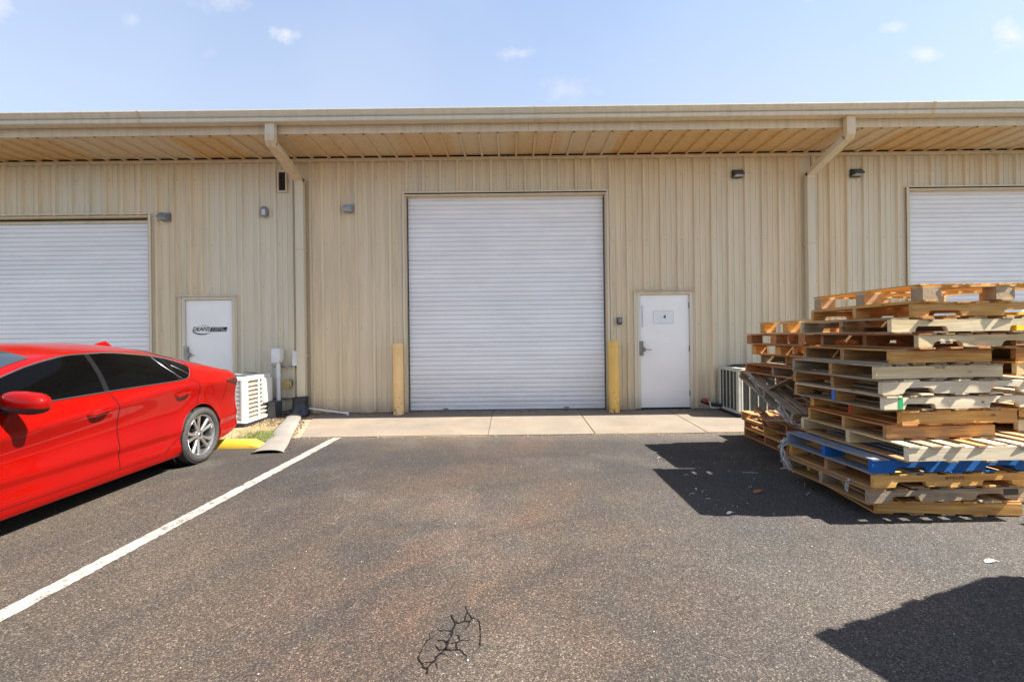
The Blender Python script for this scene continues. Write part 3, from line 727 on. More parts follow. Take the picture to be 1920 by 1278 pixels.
# pull grid points near an arch onto its circle, so that the opening is clean
def build_body():
    sides = {k_: MB() for k_ in ('front_door1', 'rear_door1', 'front_door-1', 'rear_door-1', 'shell')}
    shell = sides['shell']
    def region(s, z):
        zb = z_belt(s)
        if z > zb or z < .245: return 'shell'
        if s < 2.16 and s > rear_edge(z): return 'rear_door'
        if 2.16 <= s < 3.28: return 'front_door'
        return 'shell'
    for sg in (1, -1):
        pos = {}; inside = {}
        for i, s in enumerate(ss):
            for j, (x, z) in enumerate(secs[i]):
                s2, z2, ins = s, z, False
                if j < 34:
                    for sw in (SWR, SWF):
                        r = math.hypot(s - sw, z - ZW)
                        if r < RA:
                            ins = True
                            if r > RA - .032 and r > 0:
                                s2 = sw + (s - sw) * RA / r; z2 = ZW + (z - ZW) * RA / r; ins = False; x = side_x(s2, max(z2, z_bot(s2)))
                pos[i, j] = cp(sg * x, s2, z2); inside[i, j] = ins
        idx = {k_: {} for k_ in sides}
        def vid(nm, k_):
            d = idx[nm]
            if k_ not in d: d[k_] = len(sides[nm].v); sides[nm].v.append(pos[k_])
            return d[k_]
        for i in range(len(ss) - 1):
            for j in range(NP - 1):
                q = [(i, j), (i + 1, j), (i + 1, j + 1), (i, j + 1)]
                if any(inside[k_] for k_ in q): continue
                sm = (ss[i] + ss[i + 1]) / 2; zm = sum(secs[a][b_][1] for a, b_ in q) / 4
                nm = region(sm, zm) if j < 33 else 'shell'
                if nm != 'shell': nm += str(sg)
                f = [vid(nm, k_) for k_ in q]
                sides[nm].f.append(tuple(f if sg > 0 else f[::-1]))
        # arch lips and inner wells
        for sw in (SWR, SWF):
            n = 40; o = []
            for t in range(n + 1):
                a = math.pi * (-.13 + 1.26 * t / n); s_1 = sw + RA * math.cos(a); z_1 = ZW + RA * math.sin(a)
                x = side_x(s_1, max(z_1, .18)); o.append((s_1, z_1, x))
            rows = [[cp(sg * (x + dx), sw + (a - sw) * f_, ZW + (b_ - ZW) * f_) for a, b_, x in o] for dx, f_ in ((.001, 1.022), (.006, 1.004), (.002, .985), (-.04, .985))]
            shell.grid(rows)
    # rear face and underside
    e = [(x, z) for x, z in secs[0]]; n0 = len(shell.v)
    poly = [cp(x, 0, z) for x, z in e] + [cp(-x, 0, z) for x, z in reversed(e[:-1])]
    shell.v += poly; shell.f.append(tuple(range(n0, n0 + len(poly))))
    e = secs[-1]; n0 = len(shell.v); poly = [cp(x, CL, z) for x, z in e] + [cp(-x, CL, z) for x, z in reversed(e[:-1])]
    shell.v += poly; shell.f.append(tuple(range(n0, n0 + len(poly))))
    return sides
rear_edge_pts = [(.245, 1.62), (.30, 1.53), (.367, 1.40), (.45, 1.30), (.54, 1.215), (.65, 1.14), (.756, 1.085), (.86, 1.06), (.93, 1.085), (.975, 1.17), (1.0, 1.2)]
rear_edge = curve(rear_edge_pts)
bd = build_body()
body = bd['shell'].build('body', MT['red'], car, smooth=True, fix=False, angle=40)
fd, rd = [bd[k_ + '1'].build(k_, MT['red'], car, smooth=True, fix=False, angle=40) for k_ in ('front_door', 'rear_door')]
for k_ in ('front_door', 'rear_door'): bd[k_ + '-1'].build(k_, MT['red'], car, smooth=True, fix=False, angle=40)
def line_on(pts, r=.003, off=.0005, flat=1.0):
    mb = MB(); mb.tube([cp(surf(s, z) + off, s, z) for s, z in pts], r, 6); return mb
def dense(f, a, b_, n=24): return [f(a + (b_ - a) * i / n) for i in range(n + 1)]
# shut lines
mb = line_on([(2.20 - .05 * min(1, (z_belt(2.2) - z) / .15), z) for z in [z_belt(2.2) - .005 - i * .035 for i in range(21)]], .0052, -.0022)
mb.build('panel_gap', MT['gap'], car, smooth=True)
line_on([(rear_edge(z), z) for z in [.25 + .0182 * i for i in range(41)]], .0052, -.0022).build('panel_gap', MT['gap'], car, smooth=True)
line_on([(s, .245) for s in [1.66 + i * .04 for i in range(41)]], .003, -.0008).build('panel_gap', MT['gap'], car, smooth=True)
line_on([(.50 + .10 * ((.885 - z) / .30) ** 1.4, z) for z in [.885 - i * .018 for i in range(15)]], .003, -.0008).build('panel_gap', MT['gap'], car, smooth=True)
line_on([(3.28 - .04 * t, .90 - t * .65) for t in [i / 20 for i in range(21)]], .0052, -.0022).build('panel_gap', MT['gap'], car, smooth=True)
fl = MB().tube([cp(surf(.88 + .092 * math.cos(a), .80 + .078 * math.sin(a)) - .0002, .88 + .092 * math.cos(a), .80 + .078 * math.sin(a)) for a in [2 * math.pi * i / 40 for i in range(41)]], .0024, 6, cap=False).build('fuel_flap_gap', MT['gap'], car, smooth=True)
# side glass (dark band with its divisions) on both sides
zgl = curve([(1.02, 1.115), (1.10, 1.06), (1.22, .996), (1.35, .985), (2.0, .973), (2.7, .955), (3.2, .945), (3.35, .985)])
zgu_c = curve([(1.02, 1.125), (1.32, 1.226), (1.7, 1.280), (2.04, 1.305), (2.35, 1.299), (2.61, 1.255), (2.99, 1.137), (3.3, 1.008)])
zgu = lambda s: min(zgu_c(s), z_rail(s) - .01)
def glass_band(s0, s1, name, sg=1, m='glass', n=40, off=.0045):
    rows = []
    for i in range(n + 1):
        s = s0 + (s1 - s0) * i / n; a, b_ = zgl(s), max(zgu(s), zgl(s) + .001)
        rows.append([cp(sg * (surf(s, a + (b_ - a) * t / 8) + off), s, a + (b_ - a) * t / 8) for t in range(9)])
    mb = MB().grid(rows if sg > 0 else rows[::-1]); return mb.build(name, MT[m], car, smooth=True, fix=False)
for sg in (1, -1):
    glass_band(2.235, 3.30, 'front_window', sg); glass_band(1.345, 2.185, 'rear_window', sg); glass_band(1.03, 1.325, 'quarter_window', sg, n=14)
    for a, b_ in ((2.185, 2.235), (1.325, 1.345)):
        pil = MB(); rows = []
        for i in range(4):
            s = a + (b_ - a) * i / 3; rows.append([cp(sg * (surf(s, zgl(s) + (zgu(s) - zgl(s)) * t / 8) + .004), s, zgl(s) + (zgu(s) - zgl(s)) * t / 8) for t in range(9)])
        pil.grid(rows if sg > 0 else rows[::-1])
        pil.build('pillar_cover', MT['pillar'], car, smooth=True, fix=False)
up = [(s, zgu(s) + .006) for s in [1.05 + i * .045 for i in range(51)]]
MB().tube([cp(surf(s, z) + .004, s, z) for s, z in up], .0065, 8).build('window_trim', MT['chrome'], car, smooth=True)
lo_ = [(s, zgl(s) - .004) for s in [1.05 + i * .045 for i in range(51)]]
MB().tube([cp(surf(s, z) + .004, s, z) for s, z in lo_], .0048, 8).build('belt_trim', MT['rimdark'], car, smooth=True)
dv = [(1.36 - .13 * t ** 2.0, zgl(1.3) + (zgu(1.36) - zgl(1.3)) * (1 - t)) for t in [i / 12 for i in range(13)]]
dv = [(1.335 + .07 * (1 - t) ** 1.5 - .075, z_) for (s_q, z_), t in zip(dv, [i / 12 for i in range(13)])]
MB().tube([cp(surf(1.46 - .17 * (t ** 1.6), z) + .006, 1.46 - .17 * (t ** 1.6), z) for t, z in [(i / 12, 1.243 + (.995 - 1.243) * i / 12) for i in range(13)]], .004, 6).build('window_trim', MT['chrome'], car, smooth=True)
MB().tube([cp(surf(1.37 - .20 * (1 - t), z) + .006, 1.155 + .21 * (1 - t), z) for t, z in [(i / 12, 1.205 + (1.035 - 1.205) * i / 12) for i in range(13)]], .0035, 6).build('window_trim', MT['rimdark'], car, smooth=True)
# windscreen and rear screen
def screen(s0, s1, name, k0, k1):
    rows = []
    for i in range(25):
        s = s0 + (s1 - s0) * i / 24; sec = section(s); top = sec[41:]; rx = top[0][0]; r = []
        for t in range(-12, 13):
            q = 1 - abs(t) / 12 * .90; zr, zt = z_rail(s), z_roof(s)
            r.append(cp(math.copysign(rx * (1 - q), t), s, zr + (zt - zr) * (1 - (1 - q) ** 2.2) + .004))
        rows.append(r)
    MB().grid(rows).build(name, MT['wscreen'], car, smooth=True, fix=True)
screen(2.64, 3.72, 'windscreen', 0, 0); screen(.50, 1.22, 'rear_screen', 0, 0)
# underbody, wheel wells
MB().box(-.80, .80, SWR - 4.5, SWR - .35, .20, .42).build('underbody', MT['gap'], car)
for sw in (SWR, SWF):
    MB().tube([(-.80, SWR - sw, ZW + .02), (.80, SWR - sw, ZW + .02)], .385, 28).build('wheel_well', MT['gap'], car, smooth=True)
# wheels
def wheel(sx, sw):
    wr = empty('wheel', (0, 0, 0)); wr.parent = car; wr.location = cp(sx * .845, sw, ZW); wr.rotation_euler = (random.uniform(0, 6), 0, 0 if sx > 0 else math.pi)
    prof = [(.232, .045), (.240, .066), (.262, .078), (.288, .075), (.306, .062), (.314, .045), (.3175, .02), (.3185, -.02), (.317, -.08), (.313, -.12), (.300, -.140), (.26, -.150), (.232, -.140)]
    tyre = MB().lathe(prof, 64, 'x').build('tyre', MT['tyre'], wr, smooth=True)
    gr = MB()
    for k_ in range(72):                    # shoulder sipes
        a = 2 * math.pi * k_ / 72; Tm = Matrix.Rotation(a, 4, 'X')
        gr.box(.012, .062, -.004, .004, .3115, .3185, Tm)
    gr.build('tread_block', MT['tyre'], wr)['kind'] = 'stuff'
    rim = MB().lathe([(.231, .048), (.236, .056), (.232, .060), (.222, .056), (.214, .040), (.208, .0), (.205, -.10), (.232, -.13)], 64, 'x').build('rim', MT['rim'], wr, smooth=True)
    MB().lathe([(.0, -.045), (.150, -.045), (.150, -.055), (.0, -.055)], 40, 'x').build('brake_disc', MT['steel'], wr, smooth=True)
    MB().lathe([(.0, -.075), (.21, -.075)], 40, 'x').build('wheel_back', MT['gap'], wr)
    sp = MB(); dk = MB()
    for k_ in range(5):
        for d_ in (-1, 1):
            a = 2 * math.pi * k_ / 5 + d_ * .235; a0 = 2 * math.pi * k_ / 5 + d_ * .12
            ca, sa = math.cos(a), math.sin(a); c0, s0 = math.cos(a0), math.sin(a0)
            p0 = Vector((.030, .045 * c0, .045 * s0)); p1 = Vector((.040, .13 * math.cos(a * .75 + a0 * .25), .13 * math.sin(a * .75 + a0 * .25))); p2 = Vector((.048, .222 * ca, .222 * sa))
            rows = []
            for p, w_, th in ((p0, .016, .024), (p1, .017, .020), (p2, .024, .018)):
                t = Vector((0, -p.z, p.y)).normalized()
                rows.append([p - t * w_ + Vector((-.012, 0, 0)), p - t * w_ * .55 + Vector((0, 0, 0)), p + t * w_ * .55, p + t * w_ + Vector((-.012, 0, 0)), p + t * w_ * .9 - Vector((th + .012, 0, 0)), p - t * w_ * .9 - Vector((th + .012, 0, 0))])
            vs = [q for r in rows for q in r]; n = 6
            sp.add(vs, [(i * n + j, i * n + (j + 1) % n, (i + 1) * n + (j + 1) % n, (i + 1) * n + j) for i in range(2) for j in range(n)])
    sp.build('spokes', MT['rim'], wr, smooth=True, angle=25)
    hb = MB().lathe([(0, .040), (.024, .040), (.030, .034), (.058, .030), (.068, .015), (.070, -.04)], 30, 'x')
    hb.build('hub', MT['rim'], wr, smooth=True)
    nut = MB()
    for k_ in range(5):
        a = 2 * math.pi * (k_ + .5) / 5; nut.tube([(.02, .052 * math.cos(a), .052 * math.sin(a)), (.036, .052 * math.cos(a), .052 * math.sin(a))], .009, 6)
    nut.build('wheel_nuts', MT['dgrey'], wr)
    MB().tube([(.036, 0, 0), (.0415, 0, 0)], .021, 20).build('hub_cap', MT['rimdark'], wr)
for sx in (1, -1):
    for sw in (SWR, SWF): wheel(sx, sw)
# door handles with their scoops
def handle(par, s0, z0):
    rows = []; sc_ = MB(); n = 12
    r2 = []
    for i in range(n + 1):
        t = i / n; s = s0 - .085 + .17 * t; hh = .034 * math.sin(math.pi * t) ** .6
        r2.append([cp(surf(s, z0 + k_ * hh) + .0016, s, z0 + k_ * hh - .006) for k_ in (-1, -.5, 0, .5, 1)])
    sc_.grid(r2).build('handle_recess', MT['tail'] if False else MT['redshade'], par, smooth=True)
    pts = [cp(surf(s0 + .105 * q, z0) + .004 + .040 * (1 - q ** 4), s0 + .105 * q, z0 + .010 - .012 * q) for q in [-1 + 2 * i / 14 for i in range(15)]]
    MB().tube(pts, [.008 + .006 * (1 - abs(-1 + 2 * i / 14) ** 2) for i in range(15)], 10, flat=.7).build('handle', MT['red'], par, smooth=True)
MT['redshade'] = simple('red_recess_shade', (.16, .002, .001), .4)  # body red made darker: shade of the handle scoops put into the colour
handle(fd, 2.37, .800); handle(rd, 1.335, .828)
# mirror
def mirror(sg):
    m_ = empty('mirror', (0, 0, 0)); m_.parent = car; m_.location = cp(sg * .985, 3.04, .985)
    def shell(z0, z1, m, name, k_=1.0):
        rows = []
        for i in range(13):
            f = z0 + (z1 - z0) * i / 12; r = []
            for j in range(33):
                a = 2 * math.pi * j / 32; cr = math.sqrt(max(0, 1 - abs(f) ** 2.6)) ** .8
                ca, sa = math.cos(a), math.sin(a)
                x = .165 * cr * math.copysign(abs(ca) ** .8, ca); y = .085 * cr * math.copysign(abs(sa) ** .8, sa)
                if y > .035: y = .035 + (y - .035) * .2
                r.append((sg * (x * k_ + .01 * f), y * k_, f * .082 + .012 * (1 - (ca * 1)) * 0 - x * .12))
            rows.append(r)
        return MB().grid(rows).build(name, m, m_, smooth=True, angle=60)
    shell(-.28, 1.0, MT['red'], 'cap'); shell(-1.0, -.28, MT['black'], 'lower_cover', .97)
    MB().box(-.085, .095, .050, .053, -.045, .055).build('mirror_glass', MT['chrome'], m_)
    MB().tube([(sg * -.17, .01, -.075), (sg * -.06, .0, -.045)], [.030, .026], 12, flat=.6).build('arm', MT['black'], m_, smooth=True)
mirror(1); mirror(-1)
# tail lamps
for sg in (1, -1):
    rows = []
    for i in range(16):
        t = i / 15; s = .52 - .46 * t; zt = .905 + .030 * t - .01 * t * t; zb = .898 - .11 * t ** .8
        rows.append([cp(sg * (surf(s, zb + (zt - zb) * q / 5) + .004), s, zb + (zt - zb) * q / 5) for q in range(6)])
    tl = MB().grid(rows if sg < 0 else rows[::-1]).build('tail_light', MT['tail'], car, smooth=True, fix=False)
    MB().tube([cp(sg * (surf(.50 - .40 * t, .902 + .012 * t) + .005), .50 - .40 * t, .902 + .012 * t) for t in [i / 10 for i in range(11)]], .0045, 6).build('light_trim', MT['black'], tl, smooth=True)
# rear lip, fin, bumper diffuser
MB().tube([cp(x, .135 + .05 * (x / .70) ** 2, z_roof(.15) - .002 - .03 * (x / .7) ** 2) for x in [-.70 + 1.4 * i / 20 for i in range(21)]], [.004 + .014 * math.sin(math.pi * i / 20) ** .4 for i in range(21)], 10, flat=.5).build('rear_lip', MT['red'], car, smooth=True)
rows = []
for i in range(9):
    t = i / 8; s = 1.20 + .22 * (1 - t) - .0; h = .072 * (1 - (abs(t - .78) / .78 if t < .78 else (t - .78) / .22 * .55)) ** .8; zb = z_roof(s) - .01
    rows.append([cp(.028 * math.sqrt(max(0, 1 - q * q)) * (1 if k_ < 3 else -1), s, zb + (h + .012) * abs(q)) for k_, q in enumerate((0, .55, .85, 1, .85, .55, 0))])
MB().grid(rows).build('antenna_fin', MT['red'], car, smooth=True)
rows = [[cp(x, .30 + 0 * t, .0) for x in (0, 1)] for t in (0, 1)]
MB().box(-.62, .62, SWR - .30, SWR - .03, .24, .36).build('rear_valance', MT['black'], car, bevel=.02, smooth=True)
MB().box(-.26, .26, SWR - .004, SWR + .008, .62, .74).build('number_plate', MT['paper'], car)
for sg in (1, -1): MB().tube([cp(sg * .45, .25, .30), cp(sg * .45, -.01, .30)], .045, 18).build('exhaust_tip', MT['steel'], car, smooth=True)
for sg in (1, -1):
    MB().box(min(sg * .50, sg * .76), max(sg * .50, sg * .76), SWR - 4.66, SWR - 4.40, .62, .70).build('headlight', MT['lens'], car, bevel=.02, smooth=True)
MB().box(-.42, .42, SWR - 4.735, SWR - 4.60, .36, .60).build('grille', MT['black'], car, bevel=.01)

# ================================================================== PALLETS
cache = {}
def board_mesh(l, w_, t, v):
    key = ('b', round(l, 2), round(w_, 3), round(t, 3), v)
    if key not in cache:
        rg = random.Random(hash(key) % 99991 if False else int(l * 1000) * 7 + int(w_ * 1000) * 13 + v * 101)
        mb = MB(); n = 4; rows = []
        ph_ = rg.uniform(0, 6); am = rg.uniform(0, .0025)
        for i in range(n + 1):
            x = -l / 2 + l * i / n; e = rg.uniform(-.005, .005) if i in (0, n) else 0
            wob = am * math.sin(ph_ + i * 1.3); dw = rg.uniform(-.0015, .0015)
            rows.append([(x + e, -w_ / 2 + dw, -t / 2 + wob), (x - e, w_ / 2 + dw, -t / 2 + wob), (x - e, w_ / 2 + dw, t / 2 + wob), (x + e, -w_ / 2 + dw, t / 2 + wob)])
        vs = [p for r in rows for p in r]
        fs = [(i * 4 + k_, i * 4 + (k_ + 1) % 4, i * 4 + 4 + (k_ + 1) % 4, i * 4 + 4 + k_) for i in range(n) for k_ in range(4)] + [(3, 2, 1, 0), (n * 4, n * 4 + 1, n * 4 + 2, n * 4 + 3)]
        mb.add(vs, fs); cache[key] = mb
    return cache[key]
def stringer_mb(l, w_, h, notch):
    if not notch: return board_mesh(l, w_, h, 0)
    key = ('s', round(l, 2), w_, h, notch)
    if key not in cache:
        nl = .235; nh = .040 if notch == 1 else .045; c1 = l * .27; p = [(-l / 2, -h / 2)]
        for c in (-c1, c1):
            r_ = .018 if notch == 1 else .035
            p += [(c - nl / 2 - r_ * .4, -h / 2), (c - nl / 2, -h / 2 + nh - r_), (c - nl / 2 + r_ * .35, -h / 2 + nh - r_ * .3), (c - nl / 2 + r_, -h / 2 + nh),
                  (c + nl / 2 - r_, -h / 2 + nh), (c + nl / 2 - r_ * .35, -h / 2 + nh - r_ * .3), (c + nl / 2, -h / 2 + nh - r_), (c + nl / 2 + r_ * .4, -h / 2)]
        p += [(l / 2, -h / 2), (l / 2, h / 2), (-l / 2, h / 2)]
        cache[key] = MB().prism(p, -w_ / 2, w_ / 2, 'y')
    return cache[key]
mcache = {}
def piece(name, mb, m, parent, loc, rz=0, rx=0, ry=0):
    k_ = (id(mb), m.name)
    if k_ not in mcache: mcache[k_] = mb.mesh(name, m)
    return mesh_obj(name, mcache[k_], parent, loc, (rx, ry, rz))
PH = .0  # running
def pallet(x, y, z, rot, Lx, Wy, tone, label, group, notch=0, side=None, nb=7, nbot=5, kind='stringer', sh=.089, bt=.0125, seed=0, tilt=None, miss=(), deck=None, bw=None):
    """near-left corner of the footprint at (x, y); stringers run along local x, deck boards along local y"""
    rg = random.Random(seed * 77 + 5)
    rz = R(rot)
    cx = x + (Lx / 2) * math.cos(rz) - (Wy / 2) * math.sin(rz); cy = y + (Lx / 2) * math.sin(rz) + (Wy / 2) * math.cos(rz)
    p = empty('pallet', (cx, cy, z), rz, label, 'pallet', group)
    if tilt: p.rotation_euler = (R(tilt[0]), R(tilt[1]), rz)
    tones = tone if isinstance(tone, (list, tuple)) else [tone]
    pick = lambda: W[rg.choice(tones)]
    sidem = W[side] if side else pick()
    dk = (lambda: W[rg.choice(deck)]) if deck else pick
    st = []
    sw = .038
    zs = bt + sh / 2
    if kind == 'stringer':
        for i, yy in enumerate((-Wy / 2 + sw / 2, 0, Wy / 2 - sw / 2)):
            yy += rg.uniform(-.008, .008) if i == 1 else 0
            st.append(piece('stringer', stringer_mb(Lx, sw, sh, notch), sidem if i == 0 else pick(), p, (rg.uniform(-.006, .006), yy, zs)))
    else:                                   # nine particle-board blocks and three cross boards
        bh = sh - bt; zs = bt + bh / 2
        for i in range(3):
            for j in range(3):
                key = ('blk', round(bh, 3))
                if key not in cache: cache[key] = MB().box(-.07, .07, -.05, .05, -bh / 2, bh / 2)
                piece('block', cache[key], MT['particle'] if kind == 'block' else sidem, p, ((i - 1) * (Lx / 2 - .07), (j - 1) * (Wy / 2 - .05), zs), rg.uniform(-.04, .04))
        for j in range(3):
            piece('cross_board', board_mesh(Lx, .10, bt, j), dk(), p, (0, (j - 1) * (Wy / 2 - .05), bt + bh + bt / 2))
    zt = bt + sh + bt / 2
    w1 = bw or (.13 if nb <= 7 else .095)
    for i in range(nb):
        if ('t', i) in miss: continue
        ww = w1 if i in (0, nb - 1) else w1 * rg.choice((.72, .78, 1.0))
        xx = -Lx / 2 + w1 / 2 + (Lx - w1) * i / (nb - 1) + (rg.uniform(-.012, .012) if 0 < i < nb - 1 else 0)
        piece('deck_board', board_mesh(Wy + .0, ww, bt, rg.randrange(4)), dk(), p, (xx, rg.uniform(-.016, .016), zt + .0006 + rg.uniform(0, .0015)), R(90) + rg.uniform(-.014, .014), rg.uniform(-.02, .02))
    for i in range(nbot):
        if ('b', i) in miss: continue
        ww = w1 if i in (0, nbot - 1) else w1 * .8
        xx = -Lx / 2 + w1 / 2 + (Lx - w1) * i / (nbot - 1)
        piece('bottom_board', board_mesh(Wy, ww, bt, rg.randrange(4)), dk(), p, (xx, rg.uniform(-.016, .016), bt / 2), R(90) + rg.uniform(-.014, .014))
    return p, st
GA = 'pallets in the front stack'; GB = 'pallets in the stack behind'; GC = 'pallets in the far right stack'; GD = 'pallets stacked just outside the right edge'
# (near-left x, near y, rot, L, W, tone(s), label, kwargs)
front = [
 (2.83, 3.62, -5.0, 1.04, 1.0, ['gold', 'brown'], 'bottom pallet of the front stack, lying on the asphalt with plain brown side', dict(deck=['pale', 'gold', 'brown'])),
 (2.68, 3.50, 3.2, 1.26, 1.02, ['grey', 'brown'], 'weathered grey notched pallet with a black patch at its right end', dict(notch=2, side='grey')),
 (2.72, 3.50, 2.0, 1.25, 1.02, ['gold', 'brown'], 'golden notched pallet stamped with letters and digits, under the blue pallet', dict(notch=1, side='gold')),
 (2.69, 3.48, 2.2, 1.30, 1.02, ['bluegrey', 'blue', 'brown'], 'bright blue painted pallet low in the front stack', dict(notch=1, side='blue', sh=.092, deck=['bluegrey', 'bluegrey', 'blue'])),
 (2.86, 3.36, 1.0, 1.22, 1.22, ['brown', 'grey', 'pale'], 'large bleached cream pallet with slats showing, right above the blue pallet', dict(side='white', deck=['pale', 'white', 'grey', 'brown'], sh=.098, nb=8)),
 (2.86, 3.55, 2.0, .86, .90, ['gold', 'brown'], 'short brown pallet between the cream pallet and the red marked one', dict(side='brown', deck=['brown', 'rust'])),
 (2.93, 3.50, 3.5, .93, .98, ['orange', 'gold'], 'golden pallet with a red painted stringer end and a strip of sun on its side', dict(side='gold', deck=['rust', 'orange', 'gold'])),
 (2.78, 3.47, 3.0, 1.24, 1.02, ['grey', 'brown'], 'white pallet with a green paint stripe at its left end', dict(notch=1, side='white', deck=['grey', 'brown', 'white'])),
 (2.76, 3.47, 2.2, 1.25, 1.02, ['grey', 'brown'], 'bleached notched pallet with a dirty left corner, right above the green striped one', dict(notch=2, side='white', deck=['grey', 'white'])),
 (2.72, 3.47, 3.0, 1.00, .95, ['brown', 'grey'], 'pale tan pallet with plain side and grey left end, fourth of the plain sided ones', dict(side='pale', deck=['grey'])),
 (2.83, 3.47, 3.5, .80, .95, ['gold', 'brown'], 'short golden pallet under the cream notched one', dict(side='gold', deck=['grey', 'brown'])),
 (3.00, 3.42, 3.0, 1.00, 1.02, ['brown', 'rust'], 'pale cream pallet with an arched notch, fourth from the top of the front stack', dict(notch=2, side='pale', deck=['brown', 'rust'])),
 (2.80, 3.42, 0.5, 1.30, 1.05, ['brown', 'grey'], 'tan notched pallet third from the top of the front stack', dict(notch=1, side='pale', deck=['brown', 'grey'])),
 (2.98, 3.44, -.5, 1.02, 1.20, ['gold', 'orange'], 'golden notched pallet with bars of sun on its side, second from the top', dict(notch=1, side='gold', deck=['gold', 'orange', 'pale'])),
 (3.02, 3.41, 0.0, 1.22, 1.22, ['gold', 'orange'], 'topmost pallet of the front stack, golden boards on chipboard blocks', dict(kind='block', nb=9, nbot=3, deck=['gold', 'orange', 'pale'], sh=.105, bw=.10)),
]
z = .0; stack = []
for i, (x, y, rot, lx, wy, tone, lab, kw) in enumerate(front):
    p, st = pallet(x, y, z, rot, lx, wy, tone, lab, GA, seed=i + 1, **kw)
    h = kw.get('sh', .089) + .025 if kw.get('kind') != 'block' else kw['sh'] + .025
    stack.append((p, st, z, h, lx)); z += h + .0022
def on_front(i, sx, m, name, w_, h_, zoff=0):    # thin mark on the near stringer of pallet i, sx metres from its left end
    p, st, z_, h, lx = stack[i]; s = st[0]
    return MB().box(-lx / 2 + sx, -lx / 2 + sx + w_, -.0202, -.0192, -h_ / 2 + zoff, h_ / 2 + zoff).build(name, m, s)
t_ = text('stamp', 'BTS172', .032, MT['inkpale'], (0, -.0206, .016), parent=stack[2][1][0], xs=1.5)
on_front(1, 1.08, MT['ink'], 'black_mark', .12, .048, .008)
on_front(7, .108, MT['green'], 'green_stripe', .038, .084)
text('black_letters', 'in', .030, MT['inkpale'], (.16, -.0206, .0), parent=stack[7][1][0])
text('black_letter', 'S', .055, MT['ink'], (.27, -.0206, .0), parent=stack[7][1][0], shear=.3)
text('faint_stamp', 'MN 40', .022, MT['inkpale'], (.0, -.0206, .03), parent=stack[9][1][0], xs=1.3)
def end_mark(i, m, name, k_=1):
    p, st, z_, h, lx = stack[i]
    MB().box(-lx / 2 - .0082, -lx / 2 - .0062, -.0185, .0185, -.043, .043).build(name, m, st[k_])
end_mark(7, MT['bluepaint'], 'blue_end'); end_mark(6, MT['redpaint'], 'red_end')

back = [
 (3.20, 5.40, 0, 1.2, 1.04, ['brown', 'rust'], 'bottom pallet of the left rear stack, resting on the asphalt', {}),
 (3.19, 5.38, -.8, 1.2, 1.06, ['brown', 'gold'], 'brown pallet second from the ground in the left rear stack', {}),
 (3.17, 5.36, .6, 1.2, 1.06, ['brown', 'rust'], 'dark brown pallet in the left rear stack, third from the ground', {}),
 (3.45, 4.95, 0, 1.2, 1.0, ['brown', 'grey'], None, {}), (3.46, 4.95, 1, 1.2, 1.0, ['rust', 'grey'], None, {}), (3.42, 4.93, -1, 1.2, 1.0, ['brown', 'grey'], None, {}),
 (3.36, 4.90, 1, 1.2, 1.0, ['rust', 'grey'], None, {}), (3.35, 4.90, -1, 1.2, 1.0, ['brown', 'grey'], None, {}),
 (2.99, 4.74, 3, 1.2, 1.12, ['rust', 'brown', 'grey'], 'reddish brown pallet jutting furthest left, just above the broken grey pallet', dict(deck=['grey', 'rust'])),
 (3.09, 4.70, 1, 1.2, 1.05, ['grey', 'brown'], 'grey weathered pallet in the upper left rear stack, above the jutting reddish one', dict(deck=['grey'])),
 (3.03, 4.72, 2, 1.2, 1.08, ['orange', 'rust'], 'orange brown pallet third from the top of the left rear stack', dict(kind='wblock', side='orange', nb=7, nbot=3, sh=.10)),
 (2.98, 4.72, 3, 1.2, 1.06, ['rust', 'brown'], 'dark reddish pallet second from the top of the left rear stack', dict(kind='wblock', side='rust', nb=7, nbot=3, sh=.10)),
 (3.09, 4.71, .5, 1.2, 1.05, ['gold', 'pale', 'orange'], 'sunlit golden pallet on top of the left rear stack', dict(kind='wblock', side='orange', nb=7, nbot=3, deck=['pale', 'gold'], sh=.118)),
]
z = .0; zb_ = []
for i, (x, y, rot, lx, wy, tone, lab, kw) in enumerate(back):
    lab = lab or 'weathered pallet in the hidden middle of the left rear stack'
    pallet(x, y, z, rot, lx, wy, tone, lab, GB if i not in (3, 4, 5, 6, 7) else 'pallets in the hidden middle of the rear stack', seed=40 + i, **kw)
    zb_.append(z); z += kw.get('sh', .089) + .0262 + (.006 if i == 7 else 0)
# broken pallet sliding off, wrapped in torn film
bp, _ = pallet(2.93, 4.86, .60, 1.5, .55, 1.12, ['grey'], 'broken grey pallet tilted steeply between the left rear pallets', GB, seed=60, tilt=(20, 0), nb=5, nbot=3, miss=(('t', 2), ('b', 1)), bw=.10)
bp.location.z = .66
random.seed(12)
ORD = ['lowest', 'second', 'third', 'fourth', 'fifth', 'sixth', 'seventh', 'eighth', 'ninth', 'tenth', 'eleventh', 'topmost']
for i in range(12):                          # far right stack seen past the front one
    pallet(4.10 + random.uniform(-.05, .06), 3.78 + random.uniform(-.05, .05), i * .1165, random.uniform(-2, 2), 1.22, 1.02, random.choice((['grey', 'brown'], ['brown', 'gold'], ['pale', 'grey'])),
           ORD[i] + ' weathered pallet from the ground in the far right stack behind the front one', GC, seed=80 + i, notch=i % 2, side=random.choice(('white', 'grey', 'brown', 'pale')))
random.seed(14)
for i in range(14):                          # stack beside the camera: only its shadow reaches the view
    pallet(3.22 + random.uniform(.0, .05) - (.02 if i == 13 else 0), 1.02 + random.uniform(-.04, .0), i * .1165, 21 + random.uniform(-2.0, 2.0) * (i < 12), 1.40, 1.02, random.choice((['grey', 'brown'], ['brown', 'gold'])),
           'pallet in the stack whose shadow falls across the lower right corner', GD, seed=120 + i)
